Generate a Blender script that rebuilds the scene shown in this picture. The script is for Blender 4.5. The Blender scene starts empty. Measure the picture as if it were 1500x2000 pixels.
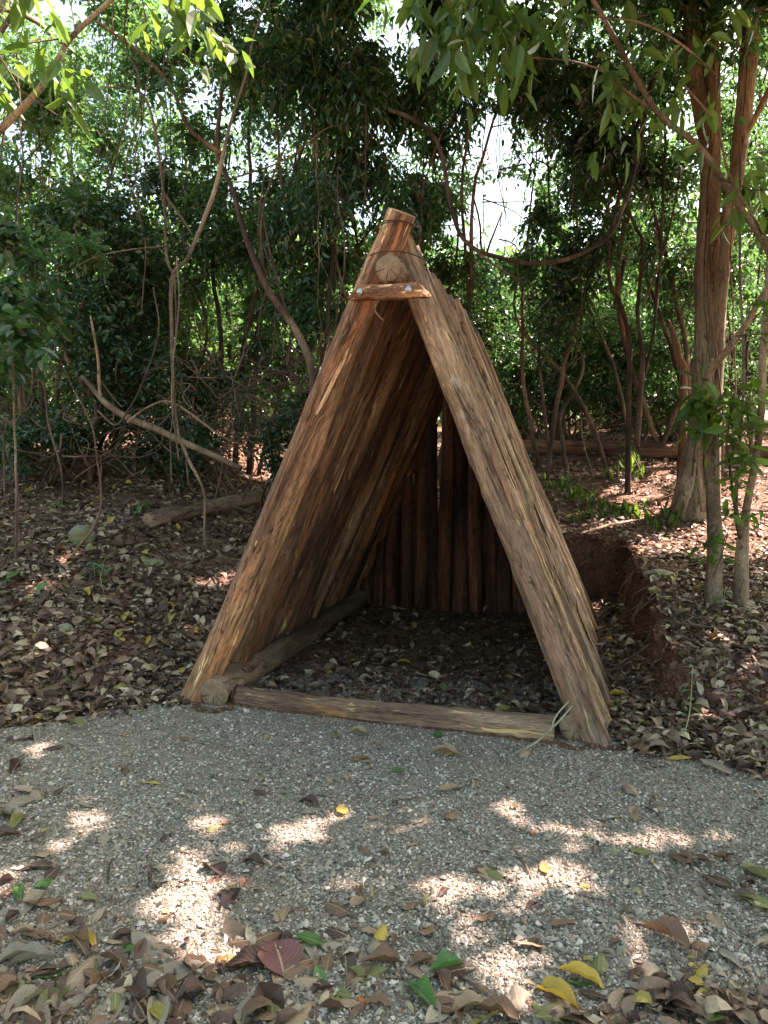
import bpy, math, random
import numpy as np
from mathutils import Vector, Matrix, Quaternion

# ------------------------------------------------------------------ camera, light, exposure
scene = bpy.context.scene
COL = scene.collection
rad = math.radians
FPX = 1444.0                      # focal length in photograph pixels (1500 x 2000)
PITCH = math.atan(100 / FPX)      # looking slightly down
CAM = np.array([0.0, 0.0, 1.5])
cam_d = bpy.data.cameras.new('camera')
cam_o = bpy.data.objects.new('camera', cam_d)
COL.objects.link(cam_o)
cam_d.sensor_fit = 'VERTICAL'
cam_d.sensor_height = 36.0
cam_d.lens = 26.0
cam_d.clip_start = 0.05
cam_d.clip_end = 3000
cam_o.location = CAM
cam_o.rotation_euler = (math.pi / 2 - PITCH, 0, 0)
scene.camera = cam_o

SUN = np.array([0.62, 0.34, 0.98]); SUN /= np.linalg.norm(SUN)
SUN_EL = math.asin(SUN[2]); SUN_AZ = math.atan2(SUN[0], SUN[1])
world = bpy.data.worlds.new('World')
scene.world = world
world.use_nodes = True
wn = world.node_tree
bg = wn.nodes['Background']
sky = wn.nodes.new('ShaderNodeTexSky')
sky.sky_type = 'NISHITA'
sky.sun_disc = False
sky.sun_elevation = SUN_EL
sky.sun_rotation = SUN_AZ
sky.air_density = 1.0
sky.dust_density = 3.5
sky.ozone_density = 1.0
wn.links.new(sky.outputs[0], bg.inputs[0])
bg.inputs[1].default_value = 0.10
sun_d = bpy.data.lights.new('sun', 'SUN')
sun_d.energy = 5.0
sun_d.angle = rad(0.53)
sun_d.color = (1.0, 0.77, 0.92)
sun_o = bpy.data.objects.new('sun', sun_d)
COL.objects.link(sun_o)
sun_o.rotation_euler = Vector(SUN).to_track_quat('Z', 'Y').to_euler()
vs = scene.view_settings
vs.view_transform = 'Standard'
vs.look = 'None'
vs.gamma = 1
vs.exposure = 2.62
vs.use_white_balance = True
vs.white_balance_temperature = 7900
vs.white_balance_tint = 6
scene.cycles.max_bounces = 8
scene.cycles.diffuse_bounces = 4
scene.cycles.transmission_bounces = 4
scene.cycles.caustics_reflective = False
scene.cycles.caustics_refractive = False

rng = np.random.default_rng(7)
random.seed(7)

# ------------------------------------------------------------------ maths helpers
def ray(u, v):
    cp, sp = math.cos(PITCH), math.sin(PITCH)
    f = np.array([0, cp, -sp]); up = np.array([0, sp, cp])
    return f + np.array([1.0, 0, 0]) * ((u - 750) / FPX) - up * ((v - 1000) / FPX)

def P(u, v, d):
    r = ray(u, v)
    return CAM + r * (d / r[1])

def project(pts):
    q = pts - CAM
    cp, sp = math.cos(PITCH), math.sin(PITCH)
    w = q[:, 1] * cp - q[:, 2] * sp
    h = q[:, 1] * sp + q[:, 2] * cp
    w = np.where(w < 0.05, 0.05, w)
    return 750 + FPX * q[:, 0] / w, 1000 - FPX * h / w

def sstep(a, b, x):
    t = np.clip((x - a) / (b - a), 0, 1)
    return t * t * (3 - 2 * t)

_tab = np.random.default_rng(99).random(1 << 16)
def _h(i, j, k):
    n = (i.astype(np.int64) * 73856093) ^ (j.astype(np.int64) * 19349663) ^ (k.astype(np.int64) * 83492791)
    n = (n ^ (n >> 13)) * 1274126177
    return _tab[(n ^ (n >> 11)) & 0xFFFF]
def vnoise(x, y, z=0.0, oct=1):
    x, y, z = np.broadcast_arrays(np.asarray(x, float), np.asarray(y, float), np.asarray(z, float))
    out = np.zeros(x.shape); amp = 1.0; tot = 0
    for o in range(oct):
        X, Y, Z = x * 2**o + o * 17.3, y * 2**o + o * 5.1, z * 2**o + o * 9.7
        i, j, k = np.floor(X), np.floor(Y), np.floor(Z)
        fx, fy, fz = X - i, Y - j, Z - k
        fx, fy, fz = [f * f * (3 - 2 * f) for f in (fx, fy, fz)]
        r = 0
        for a in (0, 1):
            for b in (0, 1):
                for c in (0, 1):
                    w = (fx if a else 1 - fx) * (fy if b else 1 - fy) * (fz if c else 1 - fz)
                    r = r + w * _h(i + a, j + b, k + c)
        out += amp * r; tot += amp; amp *= 0.5
    return out / tot * 2 - 1      # -1..1

def norm(v):
    return v / np.maximum(np.linalg.norm(v, axis=-1, keepdims=True), 1e-9)

# ------------------------------------------------------------------ shelter frame on plan
AX = np.array([0.235, 0.972]); AX /= np.linalg.norm(AX)
RV = np.array([AX[1], -AX[0]])
L0 = np.array([-1.235, 4.60])
R0 = np.array([1.215, 3.84])
SLEN = 3.5

def gz(x, y):
    x = np.asarray(x, float); y = np.asarray(y, float)
    nz = vnoise(x * 0.9, y * 0.9, 3.1, 3)
    ys = np.where(x < -1.2, np.maximum(4.7 + (x + 1.2) * 0.9, 3.6), 4.7) + 0.15 * nz
    far = 0.08 * np.clip(y - 11.5, 0, 14)
    hl = 0.275 * np.clip(y - ys, 0, None) * sstep(0, 1.2, y - ys)
    hl = np.where(y > 11.5, 0.275 * (11.5 - ys), hl) + far
    yr = 4.25 - 0.55 * np.clip(x - 1.8, -0.3, 2) + 0.12 * nz
    hr = 0.30 * sstep(0, 0.55, y - yr) + 0.085 * np.clip(y - 4.6, 0, 3.1) + 0.33 * np.clip(y - 7.7, 0, 3.8) + far
    b = sstep(-0.8, 1.6, x)
    hill = hl * (1 - b) + hr * b
    hill = hill + (0.05 * nz + 0.018 * vnoise(x * 4, y * 4, 1.0, 2)) * sstep(0.02, 0.3, hill)
    # pit dug for the shelter
    s = (x - L0[0]) * AX[0] + (y - L0[1]) * AX[1]
    t = (x - L0[0]) * RV[0] + (y - L0[1]) * RV[1]
    wob = 0.10 * vnoise(x * 2.2, y * 2.2, 7, 3) + 0.05 * vnoise(x * 9, y * 9, 7, 2)
    m = sstep(-0.28, -0.12, t + wob) * (1 - sstep(2.88, 2.97, t + wob)) * (1 - sstep(SLEN + 0.5, SLEN + 0.6, s + wob))
    pit = 0.0 + 0.03 * vnoise(x * 1.5, y * 1.5, 4, 2) * sstep(0.2, 0.5, s) + 0.10 * sstep(2.6, 2.95, t) * sstep(0.3, 1.2, s)
    pit = pit + 0.0
    z = hill * (1 - m) + pit * m
    flat = 0.008 * vnoise(x * 2, y * 2, 5, 2)
    return z + flat

def G(u, v, dz=0.0):
    r = ray(u, v)
    ts = np.concatenate([np.linspace(1.5, 12, 1500), np.linspace(12, 60, 800)])
    p = CAM + ts[:, None] * r / r[1]
    below = p[:, 2] < gz(p[:, 0], p[:, 1]) + dz
    i = int(np.argmax(below)) if below.any() else len(ts) - 1
    return p[i]

# ------------------------------------------------------------------ object helpers
def add_mesh(name, verts, faces, mat=None, parent=None, smooth=True, uv=None):
    me = bpy.data.meshes.new(name)
    verts = np.asarray(verts, dtype=np.float32)
    if isinstance(faces, (list, tuple)) and len(faces) and isinstance(faces[0], np.ndarray) and faces[0].ndim == 2:
        blocks = [f for f in faces if len(f)]
    elif isinstance(faces, np.ndarray):
        blocks = [faces]
    else:
        me.from_pydata(verts.tolist(), [], [list(map(int, f)) for f in faces]); blocks = None
    if blocks is not None:
        me.vertices.add(len(verts)); me.vertices.foreach_set('co', verts.ravel())
        loops = np.concatenate([b.ravel() for b in blocks]).astype(np.int32)
        tot = np.concatenate([np.full(len(b), b.shape[1]) for b in blocks]).astype(np.int32)
        st = np.concatenate([[0], np.cumsum(tot)[:-1]]).astype(np.int32)
        me.loops.add(len(loops)); me.loops.foreach_set('vertex_index', loops)
        me.polygons.add(len(tot)); me.polygons.foreach_set('loop_start', st)
        me.polygons.foreach_set('loop_total', tot)
        me.update(calc_edges=True)
    me.polygons.foreach_set('use_smooth', np.full(len(me.polygons), smooth))
    if uv is not None:
        ul = me.uv_layers.new(name='uv')
        li = np.empty(len(me.loops), np.int32); me.loops.foreach_get('vertex_index', li)
        ul.data.foreach_set('uv', np.asarray(uv, np.float32)[li].ravel())
    if mat: me.materials.append(mat)
    o = bpy.data.objects.new(name, me)
    COL.objects.link(o)
    if parent: o.parent = parent
    return o

def tag(o, label=None, cat=None, group=None, kind=None):
    if label: o['label'] = label
    if cat: o['category'] = cat
    if group: o['group'] = group
    if kind: o['kind'] = kind
    return o

def empty(name, loc, label, cat, group=None):
    o = bpy.data.objects.new(name, None); COL.objects.link(o)
    o.empty_display_size = 0.1
    o.location = [float(c) for c in loc]
    return tag(o, label, cat, group)

def catmull(pts, n):
    pts = np.asarray(pts, float)
    q = np.vstack([2 * pts[0] - pts[1], pts, 2 * pts[-1] - pts[-2]])
    out = []
    seg = len(pts) - 1
    for t in np.linspace(0, seg, n):
        i = min(int(t), seg - 1); f = t - i
        a, b, c, d = q[i], q[i + 1], q[i + 2], q[i + 3]
        out.append(0.5 * ((2 * b) + (-a + c) * f + (2 * a - 5 * b + 4 * c - d) * f * f + (-a + 3 * b - 3 * c + d) * f**3))
    return np.array(out)

def tube(pts, radii, sides=10, n=None, wob=0.0, seed=0, flute=0.0, jit=0.0, cap=True):
    """pts: control points; radii per control point. returns verts, [quads, tris]"""
    pts = np.asarray(pts, float)
    n = n or max(6, len(pts) * 5)
    pr = catmull(np.column_stack([pts, radii]), n)
    c, r = pr[:, :3], np.maximum(pr[:, 3], 0.0008)
    if jit:
        L = np.concatenate([[0], np.cumsum(np.linalg.norm(np.diff(c, axis=0), axis=1))])
        for a in range(3): c[:, a] += jit * vnoise(L * 3.1, seed + a * 7.7, 0.3, 2)
    tan = norm(np.gradient(c, axis=0))
    ref = np.array([0.13, 0.97, 0.2]) if abs(tan[:, 2]).mean() > 0.6 else np.array([0, 0.1, 1.0])
    u = norm(np.cross(tan, ref)); w = np.cross(tan, u)
    th = np.linspace(0, 2 * math.pi, sides, endpoint=False)
    ct, stt = np.cos(th), np.sin(th)
    L = np.concatenate([[0], np.cumsum(np.linalg.norm(np.diff(c, axis=0), axis=1))])
    rr = r[:, None] * np.ones((1, sides))
    if wob: rr = rr * (1 + wob * vnoise(ct[None] * 1.3 + seed, stt[None] * 1.3, L[:, None] * 1.7, 3))
    if flute: rr = rr * (1 + flute * vnoise(ct[None] * 2.2 + seed, stt[None] * 2.2 + 4, L[:, None] * 0.35, 2))
    V = c[:, None] + rr[..., None] * (ct[None, :, None] * u[:, None] + stt[None, :, None] * w[:, None])
    V = V.reshape(-1, 3)
    i = np.arange(n - 1)[:, None] * sides; j = np.arange(sides)[None]; jn = (j + 1) % sides
    Q = np.stack([i + j, i + jn, i + sides + jn, i + sides + j], -1).reshape(-1, 4)
    T = np.zeros((0, 3), int)
    if cap:
        V = np.vstack([V, c[0], c[-1]])
        a, b = len(V) - 2, len(V) - 1
        jj = np.arange(sides); k = (jj + 1) % sides
        T = np.vstack([np.stack([np.full(sides, a), k, jj], -1), np.stack([np.full(sides, b), (n - 1) * sides + jj, (n - 1) * sides + k], -1)])
    return V, Q, T

class MB:
    def __init__(s): s.v = []; s.q = []; s.t = []; s.n = 0
    def add(s, V, Q=None, T=None):
        s.v.append(V)
        if Q is not None and len(Q): s.q.append(np.asarray(Q) + s.n)
        if T is not None and len(T): s.t.append(np.asarray(T) + s.n)
        s.n += len(V)
    def build(s, name, mat, parent=None, origin=None, smooth=True):
        V = np.vstack(s.v)
        if origin is not None: V = V - np.asarray(origin)
        bl = []
        if s.q: bl.append(np.vstack(s.q))
        if s.t: bl.append(np.vstack(s.t))
        return add_mesh(name, V, bl, mat, parent, smooth)

# ------------------------------------------------------------------ materials
def nmat(name):
    m = bpy.data.materials.new(name); m.use_nodes = True
    nt = m.node_tree
    return m, nt, nt.nodes, nt.links, nt.nodes['Principled BSDF']

def ramp(nt, fac, stops, interp='LINEAR'):
    r = nt.nodes.new('ShaderNodeValToRGB')
    r.color_ramp.interpolation = interp
    el = r.color_ramp.elements
    while len(el) < len(stops): el.new(0.5)
    for e, (p, c) in zip(el, stops):
        e.position = p; e.color = (*c, 1) if len(c) == 3 else c
    if fac is not None: nt.links.new(fac, r.inputs[0])
    return r.outputs[0]

def noise(nt, vec, scale, detail=4, rough=0.6, dist=0.0):
    n = nt.nodes.new('ShaderNodeTexNoise')
    n.inputs['Scale'].default_value = scale; n.inputs['Detail'].default_value = detail
    n.inputs['Roughness'].default_value = rough; n.inputs['Distortion'].default_value = dist
    if vec is not None: nt.links.new(vec, n.inputs['Vector'])
    return n.outputs['Fac']

def mapping(nt, vec, scale, rand=0.0):
    m = nt.nodes.new('ShaderNodeMapping'); m.inputs['Scale'].default_value = scale
    nt.links.new(vec, m.inputs['Vector'])
    if rand:
        oi = nt.nodes.new('ShaderNodeObjectInfo')
        mu = nt.nodes.new('ShaderNodeMath'); mu.operation = 'MULTIPLY'; mu.inputs[1].default_value = rand
        nt.links.new(oi.outputs['Random'], mu.inputs[0])
        nt.links.new(mu.outputs[0], m.inputs['Location'])
    return m.outputs[0]

def mix(nt, fac, a, b, blend='MIX'):
    m = nt.nodes.new('ShaderNodeMix'); m.data_type = 'RGBA'; m.blend_type = blend
    for sock, val in ((m.inputs[0], fac), (m.inputs[6], a), (m.inputs[7], b)):
        if isinstance(val, (int, float)): sock.default_value = val
        elif isinstance(val, tuple): sock.default_value = (*val, 1)
        else: nt.links.new(val, sock)
    return m.outputs[2]

def objcoord(nt):
    t = nt.nodes.new('ShaderNodeTexCoord'); return t.outputs['Object']

def bump(nt, h, strength, dist, bsdf, prev=None):
    b = nt.nodes.new('ShaderNodeBump'); b.inputs['Strength'].default_value = strength
    b.inputs['Distance'].default_value = dist
    nt.links.new(h, b.inputs['Height'])
    if prev is not None: nt.links.new(prev, b.inputs['Normal'])
    if bsdf is not None: nt.links.new(b.outputs[0], bsdf.inputs['Normal'])
    return b.outputs[0]

def leaf_mat(name, stops, tstops, trans=0.4, rough=0.38, spec=0.5, mottle=0.25, veins=False):
    m, nt, N, L, b = nmat(name)
    g = N.new('ShaderNodeNewGeometry')
    fac = g.outputs['Random Per Island']
    if veins:
        oi = N.new('ShaderNodeObjectInfo'); fac = oi.outputs['Random']
    c = ramp(nt, fac, stops); tc = ramp(nt, fac, tstops)
    oc = objcoord(nt)
    n = noise(nt, oc, 30, 4, 0.7)
    k = ramp(nt, n, [(0.3, (1 - mottle,) * 3), (0.7, (1 + mottle * 0.6,) * 3)])
    c = mix(nt, 1.0, c, k, 'MULTIPLY')
    if veins:
        uv = N.new('ShaderNodeTexCoord').outputs['UV']
        sp = N.new('ShaderNodeSeparateXYZ'); L.new(uv, sp.inputs[0])
        def M(op, a, bb):
            x = N.new('ShaderNodeMath'); x.operation = op
            for i, q in enumerate((a, bb)):
                if q is None: continue
                if isinstance(q, (int, float)): x.inputs[i].default_value = q
                else: L.new(q, x.inputs[i])
            return x.outputs[0]
        au = M('ABSOLUTE', sp.outputs[0], None)
        ph = M('SUBTRACT', M('MULTIPLY', sp.outputs[1], 9.0), M('MULTIPLY', au, 3.2))
        fr = M('ABSOLUTE', M('SUBTRACT', M('FRACT', ph, None), 0.5), None)
        side = M('LESS_THAN', fr, 0.055)
        mid = M('LESS_THAN', au, 0.05)
        vn = M('MAXIMUM', M('MULTIPLY', side, 0.45), mid)
        c = mix(nt, vn, c, mix(nt, 0.55, c, (0.55, 0.48, 0.28)))
        bump(nt, vn, 0.35, 0.002, b)
    L.new(c, b.inputs['Base Color'])
    b.inputs['Roughness'].default_value = rough
    b.inputs['Specular IOR Level'].default_value = spec
    t = N.new('ShaderNodeBsdfTranslucent'); L.new(tc, t.inputs[0])
    mx = N.new('ShaderNodeMixShader'); mx.inputs[0].default_value = trans
    L.new(b.outputs[0], mx.inputs[1]); L.new(t.outputs[0], mx.inputs[2])
    L.new(mx.outputs[0], N['Material Output'].inputs[0])
    return m

M = {}
M['leaf_dark'] = leaf_mat('dark glossy leaf', [(0, (.014, .042, .022)), (.6, (.034, .09, .042)), (1, (.065, .14, .05))],
                          [(0, (.05, .15, .03)), (1, (.13, .29, .04))], .33, .25, .8)
M['leaf_mid'] = leaf_mat('mid green leaf', [(0, (.020, .062, .028)), (.7, (.042, .112, .046)), (1, (.08, .15, .045))],
                         [(0, (.07, .22, .06)), (1, (.17, .38, .08))], .4, .27, .8)
M['leaf_light'] = leaf_mat('light green leaf', [(0, (.034, .095, .034)), (.7, (.06, .155, .05)), (.95, (.13, .2, .04)), (1, (.22, .17, .05))],
                           [(0, (.09, .28, .08)), (1, (.23, .45, .09))], .42, .32, .7)
M['leaf_near'] = leaf_mat('large hanging leaf', [(0, (.04, .10, .018)), (1, (.075, .15, .028))],
                          [(0, (.10, .24, .03)), (1, (.26, .44, .05))], .38, .36, .5)
M['litter'] = leaf_mat('dry leaf litter', [(0, (.04, .025, .016)), (.18, (.10, .062, .037)), (.45, (.165, .108, .062)), (.66, (.28, .21, .125)),
                       (.84, (.44, .365, .22)), (.93, (.52, .46, .31)), (.955, (.20, .22, .07)), (.985, (.45, .33, .05)), (1, (.09, .16, .04))],
                       [(0, (.07, .03, .012)), (1, (.28, .18, .08))], .12, .55, .4, .35)
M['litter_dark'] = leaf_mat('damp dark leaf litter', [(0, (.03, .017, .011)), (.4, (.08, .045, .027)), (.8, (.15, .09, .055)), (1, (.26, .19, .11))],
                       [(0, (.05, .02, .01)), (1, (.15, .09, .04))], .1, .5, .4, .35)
def one_leaf(name, c, t, trans=.2, rough=.5):
    k = 0.82
    return leaf_mat(name, [(0, tuple(x * k for x in c)), (1, tuple(min(1, x * 1.15) for x in c))], [(0, t), (1, t)], trans, rough, .4, .3, True)
M['l_tan'] = one_leaf('tan dry leaf', (.36, .27, .16), (.3, .2, .1))
M['l_brown'] = one_leaf('brown dry leaf', (.19, .115, .062), (.15, .07, .03))
M['l_dark'] = one_leaf('dark brown dry leaf', (.075, .045, .03), (.08, .03, .02))
M['l_grey'] = one_leaf('greyish dry leaf', (.30, .27, .19), (.2, .15, .08))
M['l_yellow'] = one_leaf('yellow leaf', (.52, .40, .07), (.6, .4, .05), .3)
M['l_green'] = one_leaf('fresh green leaf', (.07, .20, .05), (.15, .4, .05), .3, .38)
M['l_olive'] = one_leaf('olive green fallen leaf', (.20, .22, .07), (.25, .25, .05), .25)
M['l_maroon'] = one_leaf('maroon brown leaf', (.17, .075, .065), (.2, .05, .03))
M['l_orange'] = one_leaf('orange leaf scrap', (.5, .19, .05), (.5, .2, .04))

def bark_mat(name, stops, pale=(.62, .50, .26), pale_th=.70, scale=1.0, zs=.1, rand=30, red=None, lichen=0.0, bs=.8, moss=0.0):
    m, nt, N, L, b = nmat(name)
    v = mapping(nt, objcoord(nt), (scale, scale, scale * zs), rand)
    v3 = mapping(nt, objcoord(nt), (scale, scale, scale * .45), rand)
    n1 = noise(nt, v, 4.2, 6, .55, .6)
    c = ramp(nt, n1, stops)
    oi = N.new('ShaderNodeObjectInfo')
    if red:
        n3 = noise(nt, v, 5.5, 5, .6, .6)
        c = mix(nt, ramp(nt, n3, [(.53, (0, 0, 0)), (.58, (.8,) * 3)]), c, red)
    nf = noise(nt, v, 60, 5, .75, .3)
    c = mix(nt, 1.0, c, ramp(nt, nf, [(.34, (.5,) * 3), (.46, (1.0,) * 3), (.68, (1.3,) * 3)]), 'MULTIPLY')
    ng = noise(nt, v, 150, 3, .6, .2)
    c = mix(nt, 1.0, c, ramp(nt, ng, [(.36, (.62,) * 3), (.5, (1,) * 3), (.64, (1.3,) * 3)]), 'MULTIPLY')
    nk = noise(nt, v3, 26, 3, .6)
    c = mix(nt, ramp(nt, nk, [(.28, (.75,) * 3), (.36, (0, 0, 0))]), c, (.03, .018, .012))
    if pale_th < 1:
        n2 = noise(nt, mapping(nt, objcoord(nt), (scale, scale, scale * zs * 1.3), rand + 7), 24, 4, .6, .5)
        c = mix(nt, ramp(nt, n2, [(pale_th - .02, (0, 0, 0)), (pale_th, (.95,) * 3)]), c, pale)
    if lichen:
        n4 = noise(nt, v3, 7, 6, .75)
        c = mix(nt, ramp(nt, n4, [(.66 - lichen, (0, 0, 0)), (.70 - lichen, (.6,) * 3)]), c, (.36, .36, .31))
    if moss:
        n5 = noise(nt, v3, 4, 5, .7)
        c = mix(nt, ramp(nt, n5, [(.55, (0, 0, 0)), (.66, (moss,) * 3)]), c, (.13, .13, .03))
    vc = N.new('ShaderNodeTexVoronoi'); vc.inputs['Scale'].default_value = 12
    L.new(mapping(nt, objcoord(nt), (scale, scale, scale * .11), rand), vc.inputs['Vector'])
    c = mix(nt, 1.0, c, ramp(nt, vc.outputs['Color'], [(.1, (.8, .78, .76)), (.5, (1, 1, 1)), (.9, (1.14, 1.12, 1.08))]), 'MULTIPLY')
    nb = noise(nt, mapping(nt, objcoord(nt), (scale, scale, scale * .3), rand + 3), 2.4, 3, .5, .5)
    c = mix(nt, 1.0, c, ramp(nt, nb, [(.34, (.55, .52, .5)), (.52, (1, 1, 1)), (.68, (1.45, 1.42, 1.32))]), 'MULTIPLY')
    fi = noise(nt, v, 8, 4, .6, .8)
    fis = ramp(nt, fi, [(.484, (0, 0, 0)), (.498, (.85,) * 3), (.502, (.85,) * 3), (.516, (0, 0, 0))])
    fm = ramp(nt, noise(nt, v3, 3.1, 3, .6), [(.46, (0, 0, 0)), (.58, (1, 1, 1))])
    fis = mix(nt, 1.0, fis, fm, 'MULTIPLY')
    c = mix(nt, fis, c, (.035, .02, .013))
    tint = ramp(nt, oi.outputs['Random'], [(0, (.58, .56, .54)), (.5, (1, 1, 1)), (.8, (1.3, 1.26, 1.15)), (1, (1.3, 1.1, .95))])
    c = mix(nt, 1.0, c, tint, 'MULTIPLY')
    L.new(c, b.inputs['Base Color'])
    b.inputs['Roughness'].default_value = .8
    b.inputs['Specular IOR Level'].default_value = .25
    p = bump(nt, n1, bs, .03, None)
    bi = N.new('ShaderNodeInvert'); L.new(fis, bi.inputs[1]); p = bump(nt, bi.outputs[0], bs * .9, .012, None, p)
    p = bump(nt, nk, bs * .6, .008, None, p)
    bump(nt, nf, bs * .7, .008, b, p)
    return m

M['pole'] = bark_mat('peeling reddish bark', [(.30, (.045, .027, .017)), (.40, (.135, .08, .048)), (.48, (.27, .17, .10)), (.54, (.15, .09, .054)), (.60, (.33, .225, .13)), (.72, (.42, .31, .19))],
                     red=(.30, .15, .075), pale_th=.665, lichen=.02)
M['pole_right'] = bark_mat('weathered tan bark', [(.30, (.07, .045, .03)), (.4, (.19, .128, .08)), (.48, (.33, .24, .155)), (.54, (.21, .143, .092)), (.62, (.39, .295, .195)), (.75, (.46, .37, .26))],
                     red=(.30, .19, .125), pale_th=.66, lichen=.06, moss=.5)
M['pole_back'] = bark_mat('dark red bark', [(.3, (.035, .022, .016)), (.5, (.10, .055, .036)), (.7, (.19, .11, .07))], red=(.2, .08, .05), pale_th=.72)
M['log'] = bark_mat('brown log bark', [(.3, (.09, .06, .04)), (.5, (.24, .17, .11)), (.7, (.38, .29, .2))], pale_th=.75, zs=.35, moss=.6)
M['log_split'] = bark_mat('log with split orange wood', [(.3, (.13, .085, .05)), (.5, (.24, .17, .11)), (.7, (.36, .28, .19))], red=(.42, .22, .09), pale_th=.62, pale=(.55, .4, .17))
M['trunk'] = bark_mat('pinkish tan tree bark', [(.3, (.13, .10, .064)), (.5, (.29, .24, .16)), (.7, (.43, .375, .265))], pale_th=1.1, lichen=.05, zs=.14, bs=.9)
M['stem'] = bark_mat('thin stem bark', [(.3, (.09, .07, .048)), (.5, (.19, .15, .105)), (.7, (.30, .25, .18))], pale_th=1.1, lichen=.04, zs=.4, bs=.5, moss=.5)
M['stem_dark'] = bark_mat('dark brown stem bark', [(.3, (.05, .034, .024)), (.5, (.11, .078, .055)), (.7, (.21, .16, .11))], pale_th=1.1, lichen=.03, zs=.4, bs=.5)
M['twig'] = bark_mat('grey brown twig', [(.3, (.045, .035, .026)), (.5, (.10, .08, .06)), (.7, (.2, .165, .125))], pale_th=1.1, zs=.5, bs=.3)
M['pale_branch'] = bark_mat('pale leaning branch bark', [(.3, (.15, .12, .075)), (.5, (.28, .23, .15)), (.7, (.42, .35, .24))], pale_th=1.1, zs=.5, bs=.4)
M['old_log'] = bark_mat('fibrous rotten log', [(.3, (.035, .02, .014)), (.5, (.11, .06, .04)), (.7, (.24, .15, .1))], pale_th=.70, pale=(.45, .3, .17), zs=.06, bs=1.2)
M['wood'] = bark_mat('split reddish timber', [(.3, (.11, .058, .035)), (.5, (.22, .125, .07)), (.7, (.33, .21, .12))], pale=(.62, .46, .24), pale_th=.61, bs=.6, zs=.18, scale=2.2)
M['strip'] = bark_mat('curled bark strip', [(.3, (.2, .115, .06)), (.5, (.33, .2, .11)), (.7, (.5, .36, .2))], pale_th=.68, bs=.3)
M['root'] = bark_mat('root skin', [(.3, (.12, .085, .055)), (.5, (.24, .18, .12)), (.7, (.34, .27, .19))], pale_th=1.1, zs=.6, bs=.4)

def endgrain():
    m, nt, N, L, b = nmat('weathered end grain')
    oc = objcoord(nt)
    sp = N.new('ShaderNodeSeparateXYZ'); L.new(oc, sp.inputs[0])
    cb = N.new('ShaderNodeCombineXYZ'); L.new(sp.outputs[0], cb.inputs[0]); L.new(sp.outputs[1], cb.inputs[1])
    ln = N.new('ShaderNodeVectorMath'); ln.operation = 'LENGTH'; L.new(cb.outputs[0], ln.inputs[0])
    w = N.new('ShaderNodeMath'); w.operation = 'MULTIPLY'; w.inputs[1].default_value = 520; L.new(ln.outputs['Value'], w.inputs[0])
    n0 = noise(nt, oc, 26, 6, .75)
    ad = N.new('ShaderNodeMath'); ad.operation = 'MULTIPLY_ADD'; ad.inputs[1].default_value = 45; L.new(n0, ad.inputs[0]); L.new(w.outputs[0], ad.inputs[2])
    s = N.new('ShaderNodeMath'); s.operation = 'SINE'; L.new(ad.outputs[0], s.inputs[0])
    at = N.new('ShaderNodeMath'); at.operation = 'ARCTAN2'; L.new(sp.outputs[1], at.inputs[0]); L.new(sp.outputs[0], at.inputs[1])
    cr = N.new('ShaderNodeCombineXYZ'); L.new(at.outputs[0], cr.inputs[0]); L.new(ln.outputs['Value'], cr.inputs[1])
    crack = noise(nt, cr.outputs[0], 4.5, 2, .5)
    c = ramp(nt, n0, [(.3, (.14, .095, .055)), (.6, (.32, .23, .13)), (.75, (.46, .35, .21))])
    c = mix(nt, 1.0, c, ramp(nt, s.outputs[0], [(0, (.86,) * 3), (.6, (1.05,) * 3)]), 'MULTIPLY')
    c = mix(nt, ramp(nt, crack, [(.36, (1, 1, 1)), (.40, (0, 0, 0))]), c, (.03, .02, .012))
    L.new(c, b.inputs['Base Color']); b.inputs['Roughness'].default_value = .85
    bump(nt, n0, .6, .006, b)
    return m
M['end'] = endgrain()

def metal(name, c, r, me=1.0):
    m, nt, N, L, b = nmat(name)
    n = noise(nt, objcoord(nt), 60, 3)
    L.new(mix(nt, 1.0, c, ramp(nt, n, [(.3, (.75,) * 3), (.7, (1.1,) * 3)]), 'MULTIPLY'), b.inputs['Base Color'])
    b.inputs['Metallic'].default_value = me; b.inputs['Roughness'].default_value = r
    return m
M['zinc'] = metal('galvanised bolt', (.55, .58, .58), .45)
M['wire'] = metal('rusty binding wire', (.09, .05, .035), .7, .5)
M['frond'] = metal('dry pale frond', (.33, .35, .20), .6, 0)

def soil_mat():
    m, nt, N, L, b = nmat('reddish brown forest soil')
    oc = objcoord(nt)
    a = noise(nt, oc, 2.2, 6, .65); f = noise(nt, oc, 38, 5, .7)
    c = ramp(nt, a, [(.3, (.085, .04, .024)), (.5, (.15, .075, .042)), (.7, (.21, .115, .065))])
    c = mix(nt, 1.0, c, ramp(nt, f, [(.3, (.5,) * 3), (.7, (1.4,) * 3)]), 'MULTIPLY')
    vor = N.new('ShaderNodeTexVoronoi'); vor.inputs['Scale'].default_value = 22; L.new(oc, vor.inputs['Vector'])
    lf = ramp(nt, vor.outputs['Color'], [(0, (.06, .035, .022)), (.5, (.15, .095, .058)), (1, (.3, .22, .13))])
    g = N.new('ShaderNodeNewGeometry'); sp = N.new('ShaderNodeSeparateXYZ'); L.new(g.outputs['True Normal'], sp.inputs[0])
    up = ramp(nt, sp.outputs[2], [(.72, (0, 0, 0)), (.85, (.75,) * 3)])
    c = mix(nt, up, c, lf)
    L.new(c, b.inputs['Base Color']); b.inputs['Roughness'].default_value = .95; b.inputs['Specular IOR Level'].default_value = .15
    p = bump(nt, vor.outputs['Distance'], .35, .02, None)
    bump(nt, f, .9, .02, b, p)
    return m
M['soil'] = soil_mat()

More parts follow.
